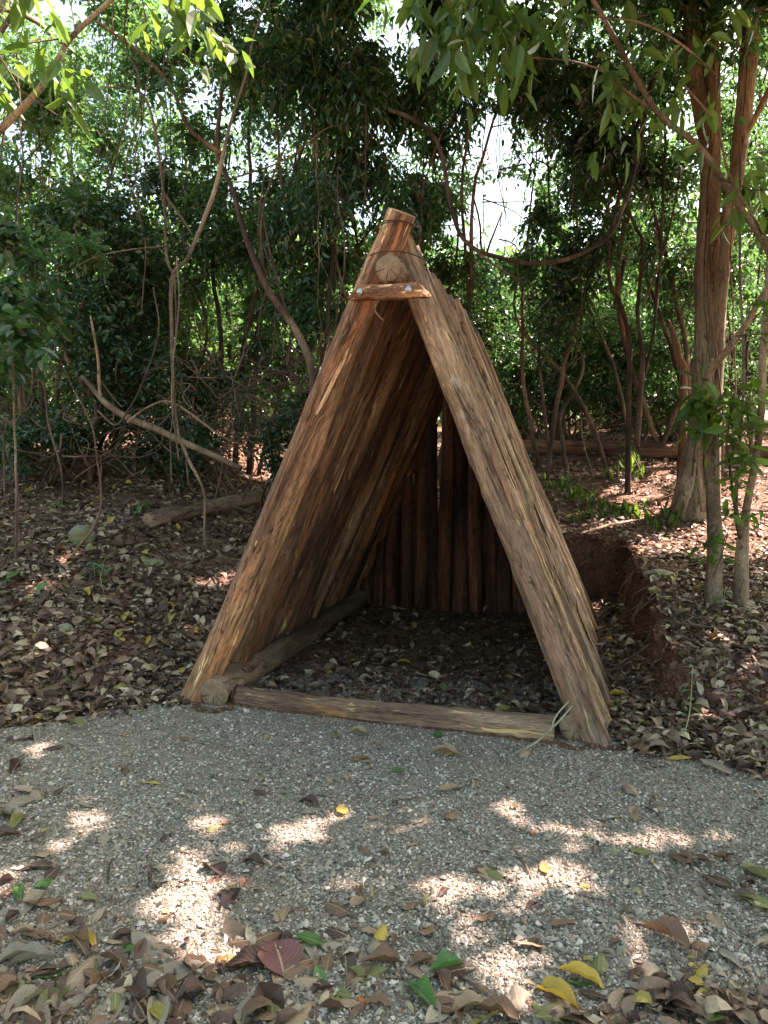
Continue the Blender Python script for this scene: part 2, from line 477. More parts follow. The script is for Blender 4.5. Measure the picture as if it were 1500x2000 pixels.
def gravel_mat():
    m, nt, N, L, b = nmat('crushed grey gravel bed')
    oc = objcoord(nt)
    v = N.new('ShaderNodeTexVoronoi'); v.inputs['Scale'].default_value = 150; L.new(oc, v.inputs['Vector'])
    c = ramp(nt, v.outputs['Color'], [(0, (.07, .064, .045)), (.4, (.17, .16, .115)), (.8, (.30, .285, .2)), (1, (.5, .48, .37))])
    n = noise(nt, oc, 3, 5, .65)
    c = mix(nt, ramp(nt, n, [(.52, (0, 0, 0)), (.72, (.7,) * 3)]), c, (.17, .10, .06))
    L.new(c, b.inputs['Base Color']); b.inputs['Roughness'].default_value = .9
    bump(nt, v.outputs['Distance'], .8, .006, b)
    return m
M['gravel'] = gravel_mat()
def pebble_mat():
    m, nt, N, L, b = nmat('gravel stones')
    g = N.new('ShaderNodeNewGeometry')
    c = ramp(nt, g.outputs['Random Per Island'], [(0, (.07, .066, .046)), (.25, (.15, .145, .105)), (.55, (.265, .255, .185)), (.78, (.39, .375, .28)), (.93, (.62, .60, .48)), (.965, (.33, .26, .17)), (1, (.26, .12, .07))])
    n = noise(nt, objcoord(nt), 1.6, 5, .7)
    c = mix(nt, ramp(nt, n, [(.48, (0, 0, 0)), (.68, (.55,) * 3)]), c, (.21, .165, .095))
    L.new(c, b.inputs['Base Color']); b.inputs['Roughness'].default_value = .75; b.inputs['Specular IOR Level'].default_value = .35
    return m
M['pebble'] = pebble_mat()
def rock_mat():
    m, nt, N, L, b = nmat('mossy stone')
    oc = objcoord(nt)
    n = noise(nt, oc, 9, 7, .7); n2 = noise(nt, oc, 3, 4, .6)
    c = ramp(nt, n, [(.3, (.14, .14, .11)), (.55, (.27, .27, .22)), (.7, (.4, .39, .33))])
    c = mix(nt, ramp(nt, n2, [(.42, (0, 0, 0)), (.56, (.8,) * 3)]), c, (.16, .19, .06))
    L.new(c, b.inputs['Base Color']); b.inputs['Roughness'].default_value = .9
    bump(nt, n, .8, .03, b)
    return m
M['rock'] = rock_mat()
def flat(name, c, r=.7):
    m, nt, N, L, b = nmat(name)
    n = noise(nt, objcoord(nt), 25, 3)
    L.new(mix(nt, 1.0, c, ramp(nt, n, [(.3, (.8,) * 3), (.7, (1.1,) * 3)]), 'MULTIPLY'), b.inputs['Base Color'])
    b.inputs['Roughness'].default_value = r
    return m
M['mushroom'] = flat('cream mushroom', (.7, .55, .33))
M['seed'] = flat('brown seed pod', (.16, .07, .04), .5)

# ------------------------------------------------------------------ ground
def lines(lo, hi, step, far, g=1.16):
    a = list(np.arange(lo, hi + 1e-6, step)); d = step
    while a[-1] < far: d *= g; a.append(a[-1] + d)
    d = step
    while a[0] > -far: d *= g; a.insert(0, a[0] - d)
    return np.array(a)
xs = lines(-4.2, 5.2, 0.035, 900); ys = lines(1.4, 12.5, 0.04, 900)
X, Y = np.meshgrid(xs, ys, indexing='ij')
Z = gz(X, Y)
nx, ny = X.shape
def grid_faces(nx, ny):
    i = np.arange(nx - 1)[:, None] * ny; j = np.arange(ny - 1)[None]
    return np.stack([i + j, i + ny + j, i + ny + j + 1, i + j + 1], -1).reshape(-1, 4)
Vg = np.stack([X, Y, Z], -1).reshape(-1, 3)
ground = add_mesh('ground', Vg, grid_faces(nx, ny), M['soil'])
tag(ground, 'reddish brown forest floor rising behind the shelter', kind='structure')

def gravel_amount(x, y):
    """1 on the gravel, 0 on the soil"""
    e = 0.45 * vnoise(x * 1.3, y * 1.3, 11, 3) + 0.22 * vnoise(x * 5, y * 5, 2, 3)
    top = np.where(x < -1.2, 4.75 + (x + 1.2) * 0.95, np.where(x > 1.25, 3.95 - (x - 1.25) * 0.75, 5.6))
    top = np.maximum(top, 2.6)
    s = (x - L0[0]) * AX[0] + (y - L0[1]) * AX[1]
    a = sstep(-.42, .34, top - y + e * 0.8)
    low = 1.62 + 0.42 * sstep(.5, -.8, x) + 0.9 * sstep(-1.15, -1.9, x)
    b = sstep(-.2, .3, y - low + e * 0.5)
    t = (x - L0[0]) * RV[0] + (y - L0[1]) * RV[1]
    ins = sstep(.0, .2, s) * sstep(-.2, .1, t)
    return a * (0.52 + 0.48 * b) * (1 - .8 * ins * sstep(.35, 1.3, s + e))
gx = np.arange(-4.5, 4.2, 0.05); gy = np.arange(0.6, 6.4, 0.05)
GX, GY = np.meshgrid(gx, gy, indexing='ij')
ga = gravel_amount(GX, GY)
F = grid_faces(*GX.shape)
keep = ga.reshape(-1)[F].mean(1) > 0.5
GZ = gz(GX, GY) + 0.006 
gv = np.stack([GX, GY, GZ], -1).reshape(-1, 3)
used = np.unique(F[keep]); remap = -np.ones(len(gv), int); remap[used] = np.arange(len(used))
gravel = add_mesh('gravel_path', gv[used], remap[F[keep]], M['gravel'])
tag(gravel, 'grey crushed gravel clearing in front of the shelter', kind='structure')

# loose stones of the gravel
def scatter_pebbles(name, n, szlo, szhi, fn, label):
    # sample in view: weight by 1/y^2
    y = 1.55 / (1 - rng.random(n * 2) * (1 - 1.55 / 5.9))
    x = (rng.random(n * 2) * 2 - 1) * (0.60 * y + 0.15)
    k = rng.random(n * 2) < fn(x, y)
    x, y = x[k][:n], y[k][:n]
    n = len(x)
    sz = (szlo + (szhi - szlo) * rng.random(n) ** 2.2) * (0.75 + 0.13 * y)
    base = np.array([[1, 0, 0], [-.1, 1, 0], [-1, .1, 0], [.15, -1, 0], [.1, -.05, .8], [0, 0, -.6]])
    a = rng.random(n) * 2 * math.pi
    V = base[None] * (1 + 0.5 * (rng.random((n, 6, 3)) - .5)) * sz[:, None, None] * np.stack([np.ones(n), .55 + .4 * rng.random(n), .5 + .4 * rng.random(n)], -1)[:, None]
    tl = (rng.random((n, 2)) - .5) * 0.9
    V[..., 2] += V[..., 0] * tl[:, :1] + V[..., 1] * tl[:, 1:]
    c, s = np.cos(a)[:, None], np.sin(a)[:, None]
    Xr = V[..., 0] * c - V[..., 1] * s; Yr = V[..., 0] * s + V[..., 1] * c
    W = np.stack([Xr + x[:, None], Yr + y[:, None], V[..., 2] + (gz(x, y) + 0.006 + sz * .25)[:, None]], -1)
    T = np.array([[0, 1, 4], [1, 2, 4], [2, 3, 4], [3, 0, 4]])
    Fc = (np.arange(n)[:, None, None] * 6 + T[None]).reshape(-1, 3)
    o = add_mesh(name, W.reshape(-1, 3), Fc, M['pebble'], smooth=False)
    return tag(o, label, kind='stuff')
def fgr(x, y):
    s = (x - L0[0]) * AX[0] + (y - L0[1]) * AX[1]
    return np.clip(gravel_amount(x, y) * (1 - .6 * sstep(.3, 1.2, s)), 0, 1)
scatter_pebbles('gravel', 120000, .003, .0092, fgr, 'loose small grey crushed stones covering the clearing')
scatter_pebbles('coarse_gravel', 2600, .009, .02, lambda x, y: fgr(x, y) * (.25 + .75 * sstep(2.9, 2.1, y)), 'larger pale stones mixed into the grey gravel')

# ------------------------------------------------------------------ leaf builders
def leaves_mesh(p, d, nrm, L, W, bend=.12, fold=.18, hi=False):
    """p base, d direction, nrm normal, per leaf; returns V, Q. 6 verts 2 quads (or 8 verts/litter)"""
    d = norm(d); side = norm(np.cross(d, nrm)); nn = np.cross(side, d)
    L = L[:, None]; W = W[:, None]
    if not hi:
        V = np.stack([p, p + d * L * .32 + side * W * .5 + nn * W * fold, p + d * L * .68 + side * W * .42 + nn * (W * fold - L * bend * .4),
                      p + d * L - nn * L * bend, p + d * L * .68 - side * W * .42 + nn * (W * fold - L * bend * .4), p + d * L * .32 - side * W * .5 + nn * W * fold], 1)
        Q = np.array([[0, 1, 2, 3], [0, 3, 4, 5]])
        k = 6
    else:
        V = [p, p + d * L - nn * L * bend]
        for t_, w_ in [(.1, .22), (.32, .47), (.6, .44), (.84, .22)]:
            m_ = p + d * L * t_ - nn * L * bend * t_ * t_
            V += [m_, m_ + side * W * w_ + nn * W * fold * w_ * 2, m_ - side * W * w_ + nn * W * fold * w_ * 2]
        V = np.stack(V, 1); k = 14
        Q = []
        for i_ in range(3):
            m0 = 2 + i_ * 3
            Q += [[m0, m0 + 1, m0 + 4, m0 + 3], [m0 + 2, m0, m0 + 3, m0 + 5]]
        Q += [[0, 3, 2, 4], [1, 13, 11, 12]]
        Q = np.array(Q)
    return V.reshape(-1, 3), (np.arange(len(p))[:, None, None] * k + Q[None]).reshape(-1, 4)

def sprigs(c, d, K, spacing, leaf, ratio, droop, up=.8, rg=rng, filt=None, hi=False):
    """c centres (N,3); d directions; K leaves per sprig"""
    n = len(c)
    k = np.arange(K)[None, :, None]
    d = norm(d)[:, None]
    pos = c[:, None] + d * (k - K / 2) * spacing + np.array([0, 0, -1.0]) * droop * (k * spacing) ** 1.5 * .6
    sd = norm(np.cross(d, rg.normal(size=(n, 1, 3)) * .35 + np.array([0, 0, 1.0])))
    alt = np.where(k % 2 == 0, 1, -1)
    ld = d * .5 + sd * alt * .9 + np.array([0, 0, -1.0]) * droop + rg.normal(size=(n, K, 3)) * .3
    nr = np.array([0, 0, 1.0]) * up + rg.normal(size=(n, K, 3)) * .5
    pos = pos.reshape(-1, 3) + rg.normal(size=(n * K, 3)) * spacing * .3
    ld = ld.reshape(-1, 3); nr = nr.reshape(-1, 3)
    if filt is not None:
        kk = filt(pos); pos, ld, nr = pos[kk], ld[kk], nr[kk]
    m = len(pos)
    Ls = leaf * (.6 + .7 * rg.random(m))
    return leaves_mesh(pos, ld, nr, Ls, Ls * ratio * (.8 + .4 * rg.random(m)), hi=hi)

# openings in the foliage where the white sky shows (u, v, ru, rv, strength)
HOLES = [(968, 266, 34, 52, .88), (985, 395, 66, 48, .98), (935, 450, 72, 42, .85), (1010, 452, 56, 38, .8), (880, 470, 60, 42, .5), (970, 330, 70, 130, .3),
         (190, 105, 50, 40, .55), (360, 150, 80, 50, .3), (250, 215, 100, 45, .35), (320, 245, 80, 40, .3), (560, 200, 60, 60, .4), (520, 300, 60, 50, .35), (90, 60, 90, 70, .3),
         (1430, 110, 45, 90, .55), (1370, 160, 40, 60, .6), (1210, 60, 50, 60, .5), (1340, 250, 40, 40, .6), (440, 40, 90, 50, .5), (640, 30, 60, 40, .3),
         (1150, 450, 40, 35, .55), (20, 30, 60, 60, .6), (930, 130, 60, 80, .3), (140, 300, 70, 60, .35), (1480, 230, 40, 60, .5)]
def sky_filter(rg):
    def f(p):
        u, v = project(p)
        keep = np.ones(len(p), bool)
        for hu, hv, ru, rv, st in HOLES:
            q = ((u - hu) / ru) ** 2 + ((v - hv) / rv) ** 2
            keep &= ~((q < 1 + .5 * vnoise(u * .03, v * .03, 2, 2)) & (rg.random(len(p)) < st))
        return keep
    return f

# where the sun gets through the leaves
PATCH = [(150, 1462, 95, 12), (95, 1480, 60, 10), (175, 1612, 42, 14), (385, 1605, 38, 24), (365, 1700, 55, 25), (395, 1680, 45, 20), (330, 1760, 45, 25), (370, 1830, 45, 45),
         (560, 1650, 60, 16), (630, 1612, 42, 26), (690, 1725, 26, 20), (850, 1770, 42, 42), (905, 1760, 30, 30), (975, 1590, 46, 30), (1125, 1632, 32, 18), (1060, 1690, 45, 25), (1140, 1740, 72, 30),
         (1000, 1745, 40, 18), (1170, 1568, 34, 14), (1290, 1640, 62, 20), (1255, 1660, 40, 16), (930, 1850, 45, 26), (960, 1880, 30, 18), (1240, 1860, 46, 28), (1300, 1800, 34, 22), (1200, 1920, 30, 22), (1430, 1830, 32, 24), (1020, 1830, 24, 14),
         (20, 1720, 40, 30), (60, 1700, 30, 18), (440, 1900, 40, 16), (790, 1610, 30, 20), (385, 1138, 32, 12), (440, 1128, 28, 14), (70, 1152, 34, 8), (125, 1090, 30, 10), (350, 1240, 14, 14),
         (1390, 1250, 25, 12), (1450, 1290, 30, 30), (1210, 1170, 30, 12), (1310, 1295, 30, 12), (1360, 1420, 30, 14), (1240, 960, 40, 14), (1330, 935, 50, 10), (1260, 985, 50, 10), (1480, 1120, 25, 14), (60, 1280, 20, 10), (980, 1985, 40, 12), (1420, 1640, 20, 10)]
pc = []
for (u, v, ru, rv) in PATCH:
    c = G(u, v); e = G(u + ru, v); f = G(u, v - rv)
    pc.append((c[0], c[1], c[2], max(.05, abs(e[0] - c[0])), max(.05, abs(f[1] - c[1]))))
# patches on the shelter itself: points given on the sloping poles
for (u, v, d, r) in [(1100, 1150, 5.0, .07), (1078, 1060, 5.2, .05), (815, 560, 4.0, .05), (1165, 1290, 4.6, .04)]:
    c = P(u, v, d); pc.append((c[0], c[1], c[2], r, r))
pc = np.array(pc)
def sun_filter(p):
    keep = np.ones(len(p), bool)
    for (cx, cy, cz, rx, ry) in pc:
        t = (p[:, 2] - cz) / SUN[2]
        hx = p[:, 0] - SUN[0] * t - cx; hy = p[:, 1] - SUN[1] * t - cy
        mg = .05 if cx > .35 else .09
        q = (hx / (rx + mg)) ** 2 + (hy / (ry + mg)) ** 2
        i = np.nonzero(q < 2.0)[0]
        if len(i):
            keep[i[q[i] < 1.12 + .8 * vnoise((hx[i] + cx) * 6, (hy[i] + cy) * 6, 1, 2)]] = False
    return keep

# ------------------------------------------------------------------ the A-frame shelter
shelter = empty('timber_shelter', (*(L0 + R0) / 2, 0), 'open A-frame shelter of leaning bark-covered poles on the gravel', 'shelter')
SO = np.array([*((L0 + R0) / 2), 0.0])
def W3(base, s, z): return np.array([base[0] + AX[0] * s, base[1] + AX[1] * s, z])
def lerp(a, b, t): return a + (b - a) * t

def pole_mesh(length, r0, r1, seed, sides=28, segs=56, bend=.0, peel=.12, flat_cut=True, ovality=0.0, slant=(0, 0)):
    z = np.linspace(0, 1, segs)
    th = np.linspace(0, 2 * math.pi, sides, endpoint=False)
    Zz, T = np.meshgrid(z, th, indexing='ij')
    r = r0 + (r1 - r0) * Zz
    zz = Zz * length
    n = .13 * vnoise(np.cos(T) * .9 + seed * 3.7, np.sin(T) * .9, zz * 1.1, 2)
    n += .075 * vnoise(np.cos(T) * 3.2 + seed, np.sin(T) * 3.2, zz * 1.0, 3)
    pl = vnoise(np.cos(T) * 4.2 + seed * 1.9, np.sin(T) * 4.2 + 8, zz * 1.3, 3)
    n += -peel * sstep(.06, .11, pl) - .06 * (1 - sstep(-.3, -.22, pl))
    n += .02 * vnoise(np.cos(T) * 8 + seed, np.sin(T) * 8, zz * 18, 2)
    for kk in range(3):   # knots
        zk = length * _tab[(seed * 31 + kk * 7) % 60000]; tk = 6.28 * _tab[(seed * 17 + kk * 3) % 60000]
        n += .14 * np.exp(-((zz - zk) / .035) ** 2 - ((np.angle(np.exp(1j * (T - tk)))) / .35) ** 2)
    r = r * (1 + n)
    bx = bend * np.sin(Zz * math.pi) + .012 * vnoise(zz * 1.2, seed, 0, 2); by = bend * .5 * np.sin(Zz * math.pi * 1.3 + seed) + .012 * vnoise(zz * 1.2, seed + 5, 3, 2)
    xx, yy = r * np.cos(T) * (1 + ovality), r * np.sin(T)
    zo = zz + (Zz > .999) * (xx * slant[0] + yy * slant[1])
    V = np.stack([xx + bx, yy + by, zo], -1).reshape(-1, 3)
    i = np.arange(segs - 1)[:, None] * sides; j = np.arange(sides)[None]; jn = (j + 1) % sides
    Q = np.stack([i + j, i + jn, i + sides + jn, i + sides + j], -1).reshape(-1, 4)
    V = np.vstack([V, [bx[0, 0], by[0, 0], 0], [bx[-1, 0], by[-1, 0], length]])
    jj = np.arange(sides); k = (jj + 1) % sides; a, b = len(V) - 2, len(V) - 1
    T3 = np.vstack([np.stack([np.full(sides, a), k, jj], -1), np.stack([np.full(sides, b), (segs - 1) * sides + jj, (segs - 1) * sides + k], -1)])
    return V, Q, T3

def frame(p0, p1, xdir=(0, -1, .2)):
    p0 = np.asarray(p0, float); z = norm(np.asarray(p1, float) - p0)
    x = norm(np.asarray(xdir, float) - z * np.dot(xdir, z)); y = np.cross(z, x)
    return Matrix(((x[0], y[0], z[0], p0[0]), (x[1], y[1], z[1], p0[1]), (x[2], y[2], z[2], p0[2]), (0, 0, 0, 1)))

def make_pole(name, p0, p1, r0, r1, mat, parent, seed, origin=SO, **kw):
    L = float(np.linalg.norm(np.asarray(p1) - p0))
    V, Q, T = pole_mesh(L, r0, r1, seed, **kw)
    o = add_mesh(name, V, [Q, T], mat, parent)
    o.matrix_local = frame(np.asarray(p0) - origin, np.asarray(p1) - origin)
    # cut ends facet: flat shading on caps
    f = np.zeros(len(o.data.polygons), bool); f[:len(Q)] = True
    o.data.polygons.foreach_set('use_smooth', f)
    return o

def cut_end(parent, r, seed, z=-.003, off=(0, 0)):
    th = np.linspace(0, 2 * math.pi, 28, endpoint=False)
    rr = r * .93 * (1 + .06 * vnoise(np.cos(th) * .9 + seed * 3.7, np.sin(th) * .9, 0, 2))
    rings = []
    for f, h in ((1, 0.0), (.97, -.006), (.5, -.008)):
        rings.append(np.stack([rr * f * np.cos(th), rr * f * np.sin(th), np.full(28, h + z) + .0015 * vnoise(np.cos(th) * 9, np.sin(th) * 9, f * 5)], -1))
    V = np.vstack(rings + [np.array([[0, 0, z - .008]])]); V[:, 0] += off[0]; V[:, 1] += off[1]
    j = np.arange(28); k = (j + 1) % 28
    Q = np.vstack([np.stack([r0 * 28 + k, r0 * 28 + j, (r0 + 1) * 28 + j, (r0 + 1) * 28 + k], -1) for r0 in (0, 1)])
    T = np.stack([56 + k, 56 + j, np.full(28, 84)], -1)
    return add_mesh('cut_end', V, [Q, T], M['end'], parent)

def bark_strip(parent, r, length, z0, ang, ln, wd, lift, seed):
    n = 14
    t = np.linspace(0, 1, n)
    out = r * 1.03 + lift * sstep(.55, 1, t) ** 1.5 * (1 if seed % 2 else .4) + .004
    a = ang + .25 * vnoise(t * 2, seed, 0, 2) + wd / r * 0
    ww = wd * np.sin(np.clip(t * 1.15 + .05, 0, 1) * math.pi) ** .5 * (1 + .3 * vnoise(t * 5, seed, 3, 2))
    V = []
    for side, dz in ((-1, 0), (0, .003), (1, 0)):
        aa = a + side * ww / (2 * r)
        V.append(np.stack([(out + dz + .004 * side * t) * np.cos(aa), (out + dz) * np.sin(aa), z0 + t * ln], -1))
    V = np.vstack(V)
    Q = np.vstack([np.stack([k * n + np.arange(n - 1), k * n + np.arange(1, n), (k + 1) * n + np.arange(1, n), (k + 1) * n + np.arange(n - 1)], -1) for k in (0, 1)])
    return add_mesh('bark_strip', V, Q, M['strip'], parent)

APEX_Z = 2.88
apex = (L0 + R0) / 2 + RV * 0.115
rg = random.Random(3)
# left slope, front to back
n_l = 30
s = -0.02
left_poles = []
for i in range(n_l):
    r = [.104, .066, .086, .07][i] if i < 4 else rg.choice([.055, .065, .075, .09])
    if i: s += (r + prev) * rg.uniform(1.02, 1.09)
    if s > SLEN: break
    prev = r
    foot = L0 + RV * (rg.uniform(-.07, -.03) if i % 2 else rg.uniform(.02, .06)) if i else L0 + RV * .03
    top = apex + RV * (.02 if i == 0 else (rg.uniform(-.09, -.05) if i % 2 else rg.uniform(-.02, .02)))
    p0 = W3(foot, s, -.12); p1 = W3(top, s, APEX_Z + .03)
    f = .985 if i == 0 else rg.uniform(.91, .985)
    if i: s_out = -.03
    p1 = lerp(p0, p1, f)
    o = make_pole('pole', p0, p1, r * (1.04 if i else .98), r * (.88 if i else .82), M['pole'], shelter, 11 + i, sides=30 if i < 6 else 20, segs=70 if i < 6 else 36,
                  bend=rg.uniform(-.02, .02) if i else .008, slant=(rg.uniform(-.5, .5), rg.uniform(-.5, .5)))
    L = float(np.linalg.norm(p1 - p0)); left_poles.append((o, r, L))
    if i < 6:
        for k in range(7 if i < 4 else 4):
            bark_strip(o, r * .97, L, rg.uniform(.12, L - .9), rg.uniform(-1.0, 1.3), rg.uniform(.2, .6), rg.uniform(.01, .035), rg.uniform(.005, .04), i * 10 + k)
# right slope
s = .10
for i in range(30):
    r = [.088, .068, .084][i] if i < 3 else rg.choice([.055, .065, .075, .088])
    if i: s += (r + prev) * rg.uniform(.97, 1.05)
    if s > SLEN + .05: break
    prev = r
    foot = R0 + RV * (rg.uniform(-.03, .05) if i % 2 else rg.uniform(-.07, .02)) if i else R0 - AX * .08 + RV * -.03
    top = apex + RV * (-.10 if i == 0 else rg.uniform(-.12, -.02))
    p0 = W3(foot, s, -.12); p1 = W3(top, s + (.0 if i else -.02), APEX_Z)
    f = .965 if i == 0 else rg.uniform(.925, .962)
    p1 = lerp(p0, p1, f)
    o = make_pole('pole', p0, p1, r, r * .9, M['pole_right'], shelter, 51 + i, sides=30 if i < 5 else 20, segs=70 if i < 5 else 36,
                  bend=rg.uniform(-.02, .02), slant=(rg.uniform(-.5, .5), rg.uniform(-.5, .5)))
    L = float(np.linalg.norm(p1 - p0))
    if i < 12:
        for k in range(6 if i < 5 else 4):
            bark_strip(o, r * .97, L, rg.uniform(.12, L - .9), rg.uniform(-1.2, 2.2), rg.uniform(.2, .6), rg.uniform(.01, .03), rg.uniform(.005, .045), i * 10 + k)
# ridge log
mid = (L0 + R0) / 2 + RV * .075
rl = make_pole('ridge_log', W3(mid, -.17, 2.53), W3(mid, SLEN + .1, 2.49), .077, .075, M['log'], shelter, 91, sides=28, segs=50)
cut_end(rl, .077, 91)
# base logs
bl = make_pole('base_log', W3(L0 + RV * .235, -.12, .085), W3(L0 + RV * .25, SLEN - .1, .075), .096, .088, M['log'], shelter, 93, segs=70, bend=.02)
cut_end(bl, .096, 93)
br = make_pole('base_log', W3(R0 - RV * .20, -.02, .075), W3(R0 - RV * .2, SLEN - .1, .07), .08, .075, M['log'], shelter, 94, segs=60)
cut_end(br, .08, 94)
th = make_pole('threshold_log', np.array([*(L0 + RV * .34 + AX * -.02), .045]), np.array([*(R0 - RV * .30 - AX * .0), .022]), .074, .086, M['log_split'], shelter, 95, segs=80, bend=.015)
cut_end(th, .078, 95)
# back wall: upright poles
nb = 22
wtot = float(np.linalg.norm(R0 - L0))
uu = -0.02
tpos = .16
kk = 0
while tpos < wtot - .12:
    r = rg.uniform(.058, .085)
    tt = tpos / wtot
    b = lerp(L0, R0, tt)
    h = min((tpos - .10) / (wtot / 2 + .115), (wtot - tpos - .12) / (wtot / 2 - .115)) * APEX_Z + rg.uniform(-.04, .0)
    h = min(h, APEX_Z - .3)
    if h > .15:
        lean = rg.uniform(-.03, .03)
        p0 = W3(b, SLEN - .28 - (b - L0) @ AX * .0 + rg.uniform(-.03, .03), -.05)
        p1 = W3(b + RV * lean, SLEN - .28 + rg.uniform(-.02, .02), h)
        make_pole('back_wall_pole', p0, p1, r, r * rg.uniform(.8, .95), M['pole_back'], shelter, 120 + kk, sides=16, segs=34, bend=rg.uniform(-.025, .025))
    tpos += 2 * r + rg.choice([-.02, -.014, -.006, .0, .004, .010]); kk += 1
tpos = .24
while tpos < wtot - .2:
    r = rg.uniform(.05, .068)
    h = min(min((tpos - .10) / (wtot / 2 + .115), (wtot - tpos - .12) / (wtot / 2 - .115)) * APEX_Z + rg.uniform(-.05, -.01), APEX_Z - .2)
    b = lerp(L0, R0, tpos / wtot)
    if h > .2:
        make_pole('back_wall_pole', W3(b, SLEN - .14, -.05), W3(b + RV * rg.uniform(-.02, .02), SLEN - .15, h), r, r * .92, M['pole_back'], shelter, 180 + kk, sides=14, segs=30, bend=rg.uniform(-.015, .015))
    tpos += 2 * r + rg.choice([.0, .015, .03, .04]); kk += 1
# cross piece bolted over the two front poles
cpl, cpr = P(689, 588, 4.19), P(842, 583, 3.90)
def cross_piece():
    a, b = cpl, cpr
    ax = norm(b - a); up = norm(np.array([0, 0, 1.0]) - ax * ax[2]); fr = np.cross(ax, up)   # towards camera
    if fr[1] > 0: fr = -fr
    L = np.linalg.norm(b - a); n = 26
    V = []
    for i, t in enumerate(np.linspace(0, 1, n)):
        nzv = lambda k: .006 * vnoise(t * 7, k * 3.3, 0, 3)
        # ends are cut slanting: left end pointed low, right end pointed low
        top = .074 * min(1, .12 + t * 9) * min(1, .25 + (1 - t) * 5.5) + nzv(1)
        for (h, f) in ((nzv(2), .0), (nzv(3) + .004, .045 + nzv(5)), (top * .5, .056 + nzv(6)), (top, .042 + nzv(4)), (top + nzv(7) * .5, .0)):
            V.append(a + ax * L * t + up * h + fr * f)
    Q = []
    for i in range(n - 1):
        for k in range(5):
            k2 = (k + 1) % 5
            Q.append([i * 5 + k, i * 5 + k2, (i + 1) * 5 + k2, (i + 1) * 5 + k])
    xa = np.cross(up, ax)
    mt = Matrix(((xa[0], up[0], ax[0], a[0] - SO[0]), (xa[1], up[1], ax[1], a[1] - SO[1]), (xa[2], up[2], ax[2], a[2] - SO[2]), (0, 0, 0, 1)))
    Vl = np.array([mt.inverted() @ Vector(q) for q in (np.array(V) - SO)])
    o = add_mesh('cross_piece', Vl, Q + [[4, 3, 2, 1, 0], [(n - 1) * 5 + k for k in range(5)]], M['wood'], shelter, smooth=False)
    o.matrix_local = mt
    return o, ax, up, fr, L, mt
cp, cax, cup, cfr, cL, cmt = cross_piece()
def bolt(pos):
    # washer + domed hex-ish head
    mb = MB()
    prof = [(.0, .0), (.019, .0), (.0195, .002), (.0185, .0035), (.012, .0035), (.0115, .009), (.008, .0125), (0.0, .0135)]
    n = 18; V = []
    for (r, h) in prof:
        for k in range(n):
            a = 2 * math.pi * k / n
            V.append(pos + (cax * math.cos(a) + cup * math.sin(a)) * r + cfr * h)
    Q = [[i * n + k, i * n + (k + 1) % n, (i + 1) * n + (k + 1) % n, (i + 1) * n + k] for i in range(len(prof) - 1) for k in range(n)]
    Vl = np.array([cmt.inverted() @ Vector(q) for q in (np.array(V) - SO)])
    return add_mesh('bolt', Vl, Q, M['zinc'], cp)
def on_face(t, h): return cpl + cax * cL * t + cup * h + cfr * .058
bolt(on_face(.17, .036)); bolt(on_face(.79, .038))
# wire wraps round the crossing of the two front poles
def wire_loop(c, ux, uy, rx, ry, turns, pitch, name='wire_binding', seed=0, tilt=0):
    n = int(60 * turns); t = np.linspace(0, turns * 2 * math.pi, n)
    pts = c + (ux * (rx * np.cos(t))[:, None]) + (uy * (ry * np.sin(t))[:, None]) + np.array([0, 0, 1.0]) * (pitch * t / 6.283 + .006 * vnoise(t, seed, 0, 2) + tilt * np.cos(t))[:, None]
    V, Q, T = tube(pts, np.full(n, .0035), 5, n)
    mb = MB(); mb.add(V, Q, T); return mb.build(name, M['wire'], shelter, SO)
RV3 = np.array([*RV, 0]); AX3 = np.array([*AX, 0])
ca = W3(apex, .04, 2.77)
wire_loop(ca + RV3 * -.035, RV3, AX3, .118, .175, 2.3, .012, seed=3)
wire_loop(ca + np.array([0, 0, -.17]) - RV3 * .035, RV3, AX3, .165, .18, 1.2, .03, seed=5, tilt=-.02)
# loose curled bast fibre below the cross piece
pts = [P(735, 592, 4.0), P(732, 605, 3.96), P(740, 618, 3.95), P(750, 627, 3.97)]
V, Q, T = tube(pts, [.004, .0045, .004, .002], 5, 18); mb = MB(); mb.add(V, Q, T); mb.build('bark_fibre', M['strip'], shelter, SO)
print('shelter done')

# ------------------------------------------------------------------ trees: trunks given by points (u, v, depth, diameter in photo px)
def px_curve(lst):
    pts, rr = [], []
    for (u, v, d, w) in lst:
        pts.append(P(u, v, d)); rr.append((w if w > 24 else w * .72) / FPX * d / 2)
    return np.array(pts), np.array(rr)

